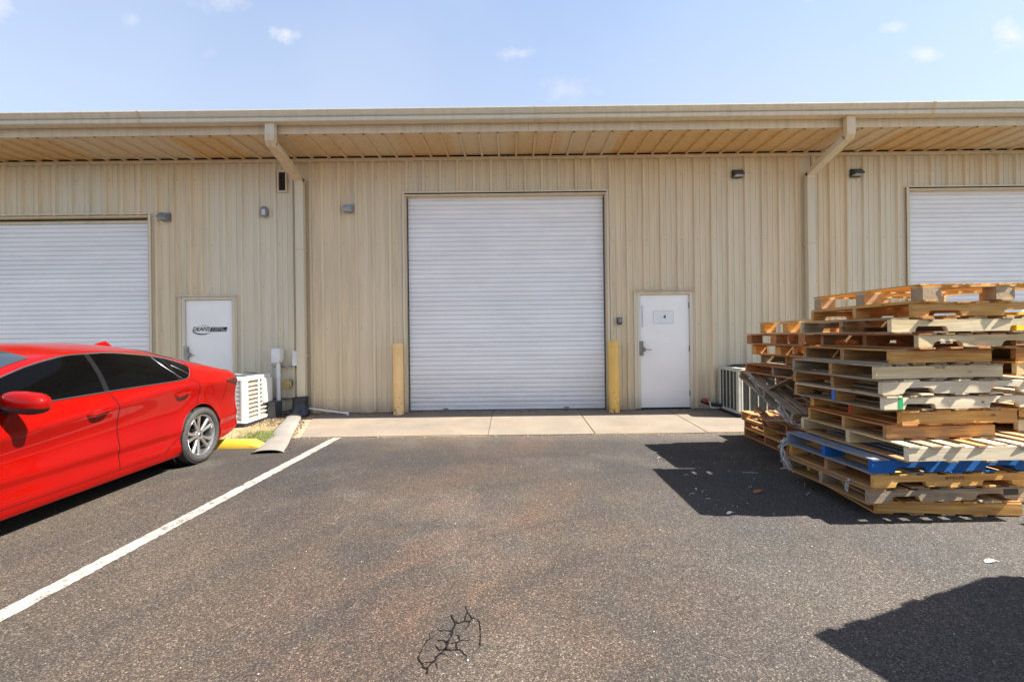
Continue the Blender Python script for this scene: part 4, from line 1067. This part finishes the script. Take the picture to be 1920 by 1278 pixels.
# W block note: the yellow crate corner on the far right stack
yc = empty('yellow_crate', (4.75, 4.25, 12 * .1165 + .002), R(3), 'yellow plastic crate on top of the far right pallets', 'crate')
YM = simple('yellow_plastic', (.72, .50, .02), .45, var=.1)
for a in ((-.62, .55, -.40, -.385, 0, .17), (-.62, .55, .385, .40, 0, .17), (-.62, -.605, -.385, .385, 0, .17), (.535, .55, -.385, .385, 0, .17)): MB().box(*a).build('side', YM, yc, bevel=.004)
MB().box(-.605, .535, -.385, .385, 0, .012).build('base', YM, yc)
for x in (-.45, -.15, .15, .4): MB().box(x, x + .03, -.408, -.400, .01, .16).build('rib', YM, yc)
# loose broken boards
random.seed(17)
for (x, y, z_, a, tl_, l, tn, lb) in ((3.02, 5.55, .42, 78, -12, .62, 'rust', 'broken reddish board end leaning on the low left rear pallets'), (2.95, 5.10, .46, 100, 9, .50, 'grey', 'splintered grey board lying at the foot of the broken pallet'),
        (3.10, 5.85, .44, 60, 4, .55, 'pale', 'short pale board lying across the low left rear pallets'), (3.0, 5.25, .82, 95, 24, .72, 'grey', 'long grey board slanting down beside the broken pallet'), (4.02, 3.40, .06, 10, 0, .5, 'pale', 'pale loose board on the asphalt at the right end of the front stack')):
    o = mesh_obj('broken_board', board_mesh(l, .09, .014, 1).mesh('broken_board', W[tn]), None, (x, y, z_), (0, R(tl_), R(a))); tag(o, lb, 'board')
# stretch film tatters
def film(pts, n, w_, name='film_shreds', label='', seed=1, par=None):
    rg = random.Random(seed); mb = MB()
    for k_ in range(n):
        P = [Vector(p) + Vector([rg.uniform(-w_, w_) for _ in range(3)]) for p in pts]
        Q = []
        for a, b_ in zip(P[:-1], P[1:]):
            for t in range(4): Q.append(a.lerp(b_, t / 4) + Vector([rg.uniform(-.006, .006) for _ in range(3)]))
        Q.append(P[-1]); wd = rg.uniform(.003, .013); va = []
        for q in Q:
            d = Vector((rg.uniform(-.4, 1), rg.uniform(-1, 1), rg.uniform(-.3, .3))).normalized() * wd; va += [q - d, q + d]
        mb.add(va, [(2 * i, 2 * i + 1, 2 * i + 3, 2 * i + 2) for i in range(len(Q) - 1)])
    o = mb.build(name, MT['filmwrap'], fix=False); tag(o, label, 'plastic film'); return o
film([(2.66, 4.52, .40), (2.60, 4.50, .34), (2.61, 4.47, .22), (2.64, 4.42, .12)], 16, .03, 'film_shreds', 'torn cloudy stretch film hanging from the front stack beside the blue pallet', 3)
film([(2.70, 3.72, .235), (2.665, 3.72, .22), (2.66, 3.70, .15)], 8, .02, 'film_shreds', 'small wisp of stretch film below the blue pallet near the front corner', 5)
film([(2.92, 5.05, .66), (2.86, 4.95, .60), (2.90, 4.80, .50), (2.95, 4.72, .47)], 9, .04, 'film_shreds', 'crumpled stretch film at the foot of the broken tilted pallet', 7)
film([(2.90, 5.70, .93), (2.98, 5.55, .72), (3.10, 5.50, .46), (3.12, 5.45, .38)], 10, .03, 'film_shreds', 'strand of stretch film hanging from the broken pallet onto the lower rear ones', 9)

# ================================================================== SMALL THINGS
# bollards
def bollard(x, y, r, h, m, lab):
    b_ = MB().lathe([(0, h), (r * .55, h - .004), (r * .9, h - .018), (r, h - .04)] + [(r + .0008 * math.sin(i * 1.7), h - .04 - (h - .05) * i / 20) for i in range(1, 21)] + [(r + .004, .0)], 40)
    o = b_.build('bollard', m, smooth=True); o.location = (x, y, .058); tag(o, lab, 'bollard', 'bollards flanking the middle roll-up door'); return o
bollard(-2.018, 8.20, .093, 1.265, MT['bollardL'], 'faded peach coloured steel bollard on the left of the middle roll-up door')
bollard(1.788, 8.18, .094, 1.265, MT['bollardR'], 'yellow steel bollard with rust at its foot on the right of the middle roll-up door')
# wheel stop
st_ = MB(); xa, xb, ya, yb_ = -5.10, -3.30, 6.02, 6.19
pr_ = [(-.085, 0), (-.085, .045), (-.060, .098), (.060, .098), (.085, .045), (.085, 0)]
rows = []
for x, k_, hz in ((xa, 1, .45), (xa + .12, 1, 1), (xa + .6, 1, 1), (-4.2, 1, 1), (xb - .45, 1, 1), (xb - .12, 1, 1), (xb, 1, .40)):
    rows.append([(x, (ya + yb_) / 2 + y * k_, z * hz) for y, z in pr_])
st_.grid(rows); st_.f.append(tuple(range(5, -1, -1))); st_.f.append(tuple(len(st_.v) - 6 + i for i in range(6)))
o = st_.build('wheel_stop', MT['stopyel'], bevel=.006, smooth=True); tag(o, 'yellow painted concrete wheel stop behind the rear wheel of the red car', 'wheel stop')

# flat grey run-off hose from the wrapped downspout foot
hs = empty('runoff_sleeve', (-3.4, 7.0, 0), 0, 'flattened dusty grey drain sleeve running from the left downspout over the dirt onto the asphalt', 'drain sleeve')
def sleeve(off, thick):
    rows = []
    for i in range(25):
        t = i / 24; y = 5.72 + (8.02 - 5.72) * t
        xl = -3.235 + (-3.90 + 3.235) * t ** 1.05 + .012 * math.sin(t * 9); xr_ = -2.865 + (-3.66 + 2.865) * t ** 1.05 + .012 * math.sin(t * 7 + 1)
        g0 = .004 + max(0, (y - 6.45)) * .052; hh = (.036 - .010 * t) * (1 + .12 * math.sin(t * 14)); r = []
        for k_ in range(11):
            q = k_ / 10; r.append((xl + (xr_ - xl) * q + 3.4, y - 7.0 + (.05 * q if i == 0 else 0), g0 + hh * (1 - abs(2 * q - 1) ** 2.4) ** .8 + off))
        rows.append(r)
    return rows
top = sleeve(0, 0)
o = MB().grid(top).build('upper_skin', MT['hose'], hs, smooth=True); md = o.modifiers.new('s', 'SOLIDIFY'); md.thickness = .009; md.offset = -1
rows = [[(p[0], p[1] + .012, min(p[2] - .010, .006 + max(0, p[1] + 7 - 6.45) * .052)) for p in r] for r in top[:4]]
MB().grid(rows).build('lining', MT['gap'], hs, smooth=True)
# black wrap round the downspout foot
rows = []; random.seed(8)
prof = [(.150, .03, .115, .10), (.20, .0, .15, .12), (.17, -.01, .13, .2), (.13, -.01, .115, .30), (.120, 0, .11, .38), (.115, .01, .115, .405), (.10, .01, .10, .41)]
prof = [(.165, .060, .150), (.170, .11, .155), (.140, .17, .145), (.125, .24, .125), (.128, .32, .120), (.135, .37, .125), (.100, .385, .09)]
for rx, z, ry in prof:
    rows.append([(-3.745 + (rx + random.uniform(-.012, .012)) * math.cos(2 * math.pi * k_ / 22), 8.19 + (ry + random.uniform(-.012, .012)) * math.sin(2 * math.pi * k_ / 22) - (.06 if z < .12 else 0), z + random.uniform(-.012, .012) + .01 * math.sin(k_)) for k_ in range(22)])
for r in rows: r.append(r[0])
mb = MB().grid(rows); n0 = len(mb.v) - 23; mb.f.append(tuple(n0 + k_ for k_ in range(22)))
o = mb.build('plastic_wrap', MT['tarp'], smooth=True, angle=50); tag(o, 'crumpled black plastic wrapped round the foot of the left downspout', 'plastic wrap')
# pvc drain pipe lying on the apron
pv = empty('drain_pipe', (-3.3, 8.2, .10), 0, 'thin white plastic pipe lying along the wall right of the wrapped downspout foot', 'pipe')
MB().tube([(-.34, .05, .075), (.33, -.02, -.008)], .016, 12).build('pipe', MT['pvc'], pv, smooth=True)
MB().tube([(.31, -.018, -.005), (.385, -.025, -.012), (.40, -.045, -.022), (.40, -.07, -.030)], [.022, .022, .022, .021], 12).build('elbow', MT['pvc'], pv, smooth=True)

# electrical gear on the wall by the left condenser
eb = empty('riser_box', (-4.155, 8.25, .07), 0, 'white plastic cover box on a white riser pipe beside the left condenser', 'junction box')
MB().prism([(-.075, .92), (-.075, 1.13), (-.058, 1.175), (.058, 1.175), (.075, 1.13), (.075, .99), (.045, .92)], -.11, .06, 'y').build('cover', MT['pvc'], eb, bevel=.010, smooth=True)
MB().tube([(0, -.02, .93), (0, -.02, .0)], .036, 16).build('pipe', MT['pvc'], eb, smooth=True)
for z in (.66, .80): MB().tube([(0, -.02, z), (0, -.02, z + .06)], .041, 16).build('coupling', MT['pvc'], eb, smooth=True)
ut = empty('strut_rails', (-4.04, 8.31, .07), 0, 'two short horizontal steel strut rails fixed to the wall behind the white riser pipe', 'bracket')
for z in (.83, .255):
    MB().box(-.23, .16, -.025, .02, z, z + .035).build('rail', MT['steel'], ut, bevel=.003)
    for x in (-.19, -.04, .10): MB().tube([(x, -.025, z + .017), (x, -.034, z + .017)], .010, 6).build('bolt', MT['dgrey'], ut)
gb = empty('gas_valve', (-4.005, 8.28, .07), 0, 'small yellowish brass box fixed low on the wall between riser pipe and downspout', 'valve box')
MB().box(-.055, .045, -.06, .03, .47, .62).build('box', MT['brass'], gb, bevel=.008, smooth=True)
MB().box(.045, .075, -.04, .03, .50, .60).build('side_plate', MT['steel'], gb, bevel=.004)
MB().tube([(-.005, -.062, .545), (-.005, -.085, .545)], .02, 12).build('knob', MT['brass'], gb, smooth=True)
dc = empty('disconnect_box', (-3.845, 8.30, .07), 0, 'pale grey electrical box half hidden behind the left downspout', 'electrical box')
MB().prism([(-.065, .865), (-.045, 1.115), (.075, 1.115), (.075, .865)], -.07, .05, 'y').build('box', MT['pvc'], dc, bevel=.006, smooth=True)
MB().box(-.05, .08, -.085, -.068, 1.10, 1.125).build('lid', MT['pvc'], dc, bevel=.003)
MB().tube([(.025, -.02, .87), (.025, -.02, .42), (.02, -.03, .22)], .014, 10).build('conduit', MT['black'], dc, smooth=True)
ls = MB().tube([(-3.83, 8.24, .22), (-3.92, 8.20, .15), (-4.05, 8.15, .125), (-4.18, 8.12, .155), (-4.25, 8.08, .24), (-4.28, 8.0, .36)], .016, 10)
tag(ls.build('cable', MT['dgrey'], smooth=True), 'dark flexible cable looping from the wrapped downspout foot to the left condenser', 'cable')

# condensing units
def rounded(x0, x1, y0, y1, r, n=6):
    P = []
    for cx_, cy_, a0 in ((x1 - r, y1 - r, 0), (x0 + r, y1 - r, 90), (x0 + r, y0 + r, 180), (x1 - r, y0 + r, 270)):
        for i in range(n + 1): a = R(a0 + 90 * i / n); P.append((cx_ + r * math.cos(a), cy_ + r * math.sin(a)))
    return P
def condenser(x, y, rz, wx, wy, h, cas, inner, vertical, lab):
    c = empty('condenser_unit', (x, y, .06), rz, lab, 'air conditioner', 'outdoor condensers by the wall')
    hx, hy = wx / 2, wy / 2
    P = rounded(-hx, hx, -hy, hy, .07)
    MB().prism([(a * 1.02, b_ * 1.02) for a, b_ in rounded(-hx, hx, -hy, hy, .05)], .0, .045, 'z').build('pad', MT['black'], c)
    MB().prism(P, .045, .085, 'z').build('base_pan', cas, c, bevel=.004)
    MB().prism([(a * .90, b_ * .90) for a, b_ in P], .085, h - .06, 'z').build('coil', inner, c)
    MB().prism(P, h - .075, h - .012, 'z').build('top_rim', cas, c, bevel=.008, smooth=True)
    MB().lathe([(min(hx, hy) * .86, h - .012), (min(hx, hy) * .86, h + .012), (min(hx, hy) * .80, h + .012), (min(hx, hy) * .80, h - .012)], 40).build('fan_ring', MT['dgrey'], c, smooth=True)
    fg = MB(); rr = min(hx, hy) * .82
    for q in (.25, .42, .6, .78, .95): fg.lathe([(rr * q - .003, h + .004 + .02 * (1 - q)), (rr * q, h + .009 + .02 * (1 - q)), (rr * q + .003, h + .004 + .02 * (1 - q))], 36)
    for k_ in range(12):
        a = 2 * math.pi * k_ / 12; fg.tube([(rr * .2 * math.cos(a), rr * .2 * math.sin(a), h + .022), (rr * math.cos(a), rr * math.sin(a), h + .006)], .004, 5)
    fg.build('fan_guard', MT['dgrey'], c); MB().lathe([(0, h + .030), (.055, h + .026), (.07, h + .01)], 20).build('hub', MT['dgrey'], c, smooth=True)
    MB().prism([(a * .8, b_ * .8) for a, b_ in P], h - .03, h - .010, 'z').build('top_void', MT['gap'], c)
    # corner posts
    for sx in (-1, 1):
        for sy in (-1, 1):
            q = [(a, b_) for a, b_ in P if (a * sx > hx - .075) and (b_ * sy > hy - .075)]
            q = sorted(q, key=lambda p: math.atan2((p[1] - sy * (hy - .07)), (p[0] - sx * (hx - .07))))
            if sx < 0 and sy < 0 or sx < 0: q = sorted(q, key=lambda p: p[1] * 1)
            q2 = [(a * .955, b_ * .955) for a, b_ in reversed(q)]
            MB().prism(q + q2, .085, h - .075, 'z').build('corner_post', cas, c)
    faces = ((hx, 'x', hy, 1), (hx, 'x', hy, -1), (hy, 'y', hx, 1), (hy, 'y', hx, -1))
    for off, ax, half, sg in faces:
        def bx(name, m, a0, a1, z0, z1, d=.016, inset=.004):
            o0, o1 = sorted((sg * (off - inset), sg * (off - inset - d)))
            mb = MB().box(o0, o1, a0, a1, z0, z1) if ax == 'x' else MB().box(a0, a1, o0, o1, z0, z1)
            mb.build(name, m, c)
        if vertical:
            n = 5
            for i in range(1, n):
                a = -half + .05 + (2 * half - .1) * i / n; bx('guard_bar', cas, a - .006, a + .006, .085, h - .075)
            for z in [.11 + .020 * i for i in range(int((h - .2) / .020))]: pass
            bx('edge_post', cas, -half + .01, -half + .055, .085, h - .075); bx('edge_post', cas, half - .055, half - .01, .085, h - .075)
        else:
            n = 9
            for i in range(1, n):
                z = .085 + (h - .16) * i / n; bx('louver', cas, -half + .04, half - .04, z - .0065, z + .0065)
            for a in (-half + .06, 0, half - .06): bx('mullion', cas, a - .014, a + .014, .085, h - .075, .02, .0)
    # fine coil fins
    fn = MB(); n = int(2 * hx / .018)
    for i in range(n):
        x_ = -hx * .88 + hx * 1.76 * i / n
        for sy in (-1, 1): fn.box(x_, x_ + .003, min(sy * hy * .905, sy * hy * .915), max(sy * hy * .905, sy * hy * .915), .09, h - .08)
    n = int(2 * hy / .018)
    for i in range(n):
        y_ = -hy * .88 + hy * 1.76 * i / n
        for sx in (-1, 1): fn.box(min(sx * hx * .905, sx * hx * .915), max(sx * hx * .905, sx * hx * .915), y_, y_ + .003, .09, h - .08)
    fn.build('coil_fins', inner, c)['kind'] = 'stuff'
    return c
tanpanel = simple('louver_tan', (.42, .36, .26), .6, var=.12); palepanel = simple('louver_pale', (.60, .59, .58), .6, var=.08)
c1 = condenser(-4.56, 7.62, R(0), .80, .80, .775, MT['white'], tanpanel, False, 'white condenser unit with horizontal louvers behind the red car')
MB().box(-.36, .36, -.385, -.372, .10, .69).build('service_panel', palepanel, c1)
MB().box(.375, .43, .10, .36, .30, .70).build('service_box', MT['white'], c1, bevel=.008, smooth=True)
tag(box('block_plinth', MT['dgrey'], -4.15, -4.03, 7.86, 8.1, .05, .34), 'dark grey block standing between the left condenser and the wall', 'block')
condenser(4.06, 7.90, 0, .80, .74, .80, MT['cream'], MT['coil'], True, 'cream condenser unit with vertical guard bars behind the pallets')
# trap and line set at the right unit
tp = empty('drain_trap', (3.50, 8.22, .075), 0, 'small white drain trap with a red cap beside the cream condenser', 'drain pipe')
MB().tube([(-.10, 0, .14), (-.02, -.02, .13), (0, -.02, .04), (.02, -.02, .03), (.16, -.02, .03)], .014, 10).build('pipe', MT['pvc'], tp, smooth=True)
MB().tube([(-.14, .0, .165), (-.10, -.01, .16), (-.05, -.02, .15)], [.030, .040, .032], 12).build('cap', MT['redcap'], tp, smooth=True)
lp_ = MB().tube([(3.36, 8.28, .22), (3.45, 8.24, .18), (3.56, 8.2, .16), (3.70, 8.12, .15)], .030, 12)
tag(lp_.build('line_set', MT['black'], smooth=True), 'thick black insulated pipe running from the wall into the cream condenser', 'pipe')

# wall fixtures
def wallpack(x, z, tiltx, lab, m=MT['grey'], lens=True, w_=.18, h=.15):
    f = empty('wall_light', (x, D - .03, z), 0, lab, 'wall light', 'wall lights under the eave'); hw = w_ / 2
    MB().box(-hw, hw, -.015, .0, -h / 2, h / 2).build('back_plate', m, f, bevel=.004)
    MB().prism([(0, h * .45), (-.05, h * .42), (-.13, -.01), (-.13, -h * .30), (0, -h * .30)], -hw * .9, hw * .9, 'x').build('hood', m, f, bevel=.008, smooth=True)
    MB().box(-hw * .8, hw * .8, -.115, -.02, -h * .36, -h * .31).build('lens', MT['lens'] if lens else MT['gap'], f)
    MB().tube([(hw * .95, -.02, h * .5), (hw * .95, -.02, h * .62)], .006, 6).build('stud', m, f)
    f.rotation_euler = (0, R(tiltx), 0); return f
wallpack(-6.20, 3.625, 6, 'small crooked grey wall light right of the left roll-up door')
wallpack(-2.905, 3.735, 0, 'small grey wall light between left downspout and middle roll-up door', simple('pale_blue_grey', (.30, .34, .38), .4))
wallpack(4.075, 4.27, 0, 'dark wall light high on the wall left of the right downspout', MT['dgrey'])
wallpack(6.20, 4.26, 0, 'dark wall light high on the wall right of the right downspout', MT['dgrey'])
sn = empty('sensor', (-4.41, D - .03, 3.70), 0, 'small upright grey box with a white face below the louver vent', 'sensor')
MB().prism([(-.055, -.09), (-.055, .04), (-.03, .085), (.03, .085), (.055, .04), (.055, -.09)], -.06, .0, 'y').build('body', MT['grey'], sn, bevel=.008, smooth=True)
MB().box(-.030, .030, -.068, -.058, -.075, .03).build('face', MT['lens'], sn, bevel=.003)
MB().lathe([(0, .022), (.014, .018), (.02, 0)], 14).build('eye', MT['white'], sn, smooth=True).location = (0, -.035, .07)
lv = empty('louver_vent', (-4.095, D - .004, 4.235), 0, 'tall narrow louver vent with white frame beside the left downspout elbow', 'vent')
for a in ((-.085, .085, -.045, 0, .165, .19), (-.085, .085, -.045, 0, -.19, -.165), (-.085, -.060, -.045, 0, -.165, .165), (.060, .085, -.045, 0, -.165, .165)): MB().box(*a).build('frame', MT['trim2'], lv)
MB().box(-.06, .06, -.012, -.004, -.165, .165).build('screen', MT['gap'], lv)
lm = simple('dark_brown_louver', (.10, .07, .06), .5)
for i in range(14):
    MB().box(-.06, .06, -.016, .0, -.002, .002).build('slat', lm, lv); o = lv.children[-1]
    o.location = (0, -.026, -.152 + i * .0235); o.rotation_euler = (R(35), 0, 0)
kp = empty('keypad', (1.93, D - .02, 1.66), 0, 'small dark keypad box between yellow bollard and right white door', 'keypad')
MB().box(-.048, .048, -.035, .0, -.062, .062).build('housing', MT['dgrey'], kp, bevel=.008, smooth=True)
MB().box(-.020, .034, -.040, -.034, -.030, .042).build('face', MT['steel'], kp, bevel=.002)
for i in range(3):
    for j in range(2): MB().box(-.012 + j * .02, .0 + j * .02, -.043, -.040, -.022 + i * .02, -.010 + i * .02).build('key', MT['dgrey'], kp)

# litter and ground cover
random.seed(31)
def blades(name, m, fn, n, h, lab, cat):
    mb = MB()
    for _ in range(n):
        x, y, z0 = fn(); a = random.uniform(0, 6.28); hh = h * random.uniform(.4, 1.2); w_ = random.uniform(.002, .004); lx, ly = random.uniform(-.6, .6) * hh, random.uniform(-.6, .6) * hh
        dx, dy = w_ * math.cos(a), w_ * math.sin(a)
        mb.add([(x - dx, y - dy, z0), (x + dx, y + dy, z0), (x + lx * .5 + dx * .7, y + ly * .5 + dy * .7, z0 + hh * .6), (x + lx * .5 - dx * .7, y + ly * .5 - dy * .7, z0 + hh * .6), (x + lx, y + ly, z0 + hh * .85)], [(0, 1, 2, 3), (3, 2, 4)])
    o = mb.build(name, m, fix=False); tag(o, lab, cat, kind='stuff')
zg = lambda y: .015 + max(0, y - 6.42) * .026
def f1():
    y = random.uniform(6.42, 8.1); t = (y - 6.4) / 2.2; xr_ = -3.32 - .42 * t; x = random.triangular(xr_ - 1.1, xr_, xr_ - .2); return x, y, zg(y)
def f2():
    y = random.triangular(6.4, 7.0, 6.5); xr_ = -3.36 - .42 * (y - 6.4) / 2.2; return random.triangular(xr_ - .55, xr_ + .05, xr_ - .12), y, zg(y)
blades('dry_grass', MT['grassdry'], f1, 4200, .035, 'short dry straw coloured grass on the dirt strip', 'grass')
blades('green_grass', MT['grassgreen'], f2, 1500, .055, 'green tufts at the front of the dirt strip beside the drain sleeve', 'grass')
def chips(name, m, fn, n, s0, s1, lab, cat):
    mb = MB()
    for _ in range(n):
        x, y, z0 = fn(); r = random.uniform(s0, s1); T = Matrix.Translation((x, y, z0 + r * .3)) @ Matrix.Rotation(random.uniform(0, 6), 4, 'Z') @ Matrix.Rotation(random.uniform(-.5, .5), 4, 'X')
        mb.box(-r, r, -r * random.uniform(.3, .8), r * .5, -r * .3, r * .3, T)
    tag(mb.build(name, m), lab, cat, kind='stuff')
def f3():
    y = random.uniform(7.3, 8.3); return random.uniform(-4.3, -3.75) + (0), y, zg(y) + .005
chips('mulch', MT['mulch'], f3, 420, .006, .022, 'dark mulch and gravel beside the left condenser', 'mulch')
def f4():
    t = random.random(); y = 5.72 + 2.3 * t; return -2.865 - .80 * t ** 1.05 + random.triangular(0, .12, .0), y, .002 + max(0, y - 6.6) * .035
chips('leaf_litter', MT['mulch'], f4, 300, .004, .011, 'brown leaf litter along the edge of the drain sleeve', 'leaf litter')
def f5(): return random.triangular(-3.6, 7, -3), random.triangular(8.12, 8.34, 8.32), .075
chips('wall_foot_debris', MT['mulch'], f5, 380, .003, .012, 'brown debris gathered at the foot of the wall', 'debris')
def f6(): return random.uniform(1.4, 2.8), random.uniform(3.6, 5.4), .002
chips('white_chips', MT['chip'], f6, 50, .002, .005, 'pale wood chips scattered on the asphalt beside the pallets', 'wood chips')
def f7(): return random.uniform(-2.4, 4), random.triangular(1.4, 6.6, 3), .002
chips('grit', MT['chip'], f7, 160, .001, .004, 'tiny pale grit scattered over the asphalt', 'grit')
def f8(): return random.uniform(-5, 6), random.triangular(6.45, 6.66, 6.60), .006
chips('edge_grit', MT['dirt'], f8, 900, .003, .009, 'sandy grit gathered along the edge of the concrete apron', 'grit')
sw_ = MB(); 
for _ in range(10):
    x, y = random.uniform(1.5, 2.9), random.uniform(3.8, 5.6); a = random.uniform(-.6, .9); l = random.uniform(.04, .16)
    sw_.tube([(x, y, .004), (x + l * .5 * math.cos(a), y + l * .5 * math.sin(a), .010), (x + l * math.cos(a + .15), y + l * math.sin(a + .15), .004)], .0016, 5)
tag(sw_.build('straw_bits', MT['chip'], smooth=True), 'thin pale straws and splinters lying in the shade of the pallets', 'straw', kind='stuff')
def leaf(x, y, r, a, m, lab):
    P = [(0, 0, 0)] + [(r * math.cos(2 * math.pi * k_ / 9), .42 * r * math.sin(2 * math.pi * k_ / 9), .008 + .008 * math.sin(k_ * .9)) for k_ in range(9)]
    mb = MB().add(P, [(0, 1 + k_, 1 + (k_ + 1) % 9) for k_ in range(9)]); mb.tube([(r * .8, 0, .012), (r * 1.6, .004, .004)], .0015, 5)
    o = mb.build('dead_leaf', m, fix=False); o.location = (x, y, .003); o.rotation_euler = (0, 0, a); tag(o, lab, 'leaf')
leaf(2.18, 4.15, .055, .3, MT['leaf'], 'curled orange brown leaf in the shade of the front stack')
leaf(1.66, 4.23, .016, 1.2, MT['chip'], 'small white scrap in the shade left of the front stack')
leaf(2.92, 2.85, .034, -.1, MT['chip'], 'pale curled leaf on the sunny asphalt above the lower right shadow')
leaf(1.70, 3.66, .026, .1, MT['chip'], 'pale flat scrap at the sunny edge of the pallet shadow')
for o in list(bpy.data.objects):
    if o.type == 'EMPTY' and not o.parent and 'label' not in o: print('UNLABELLED', o.name)
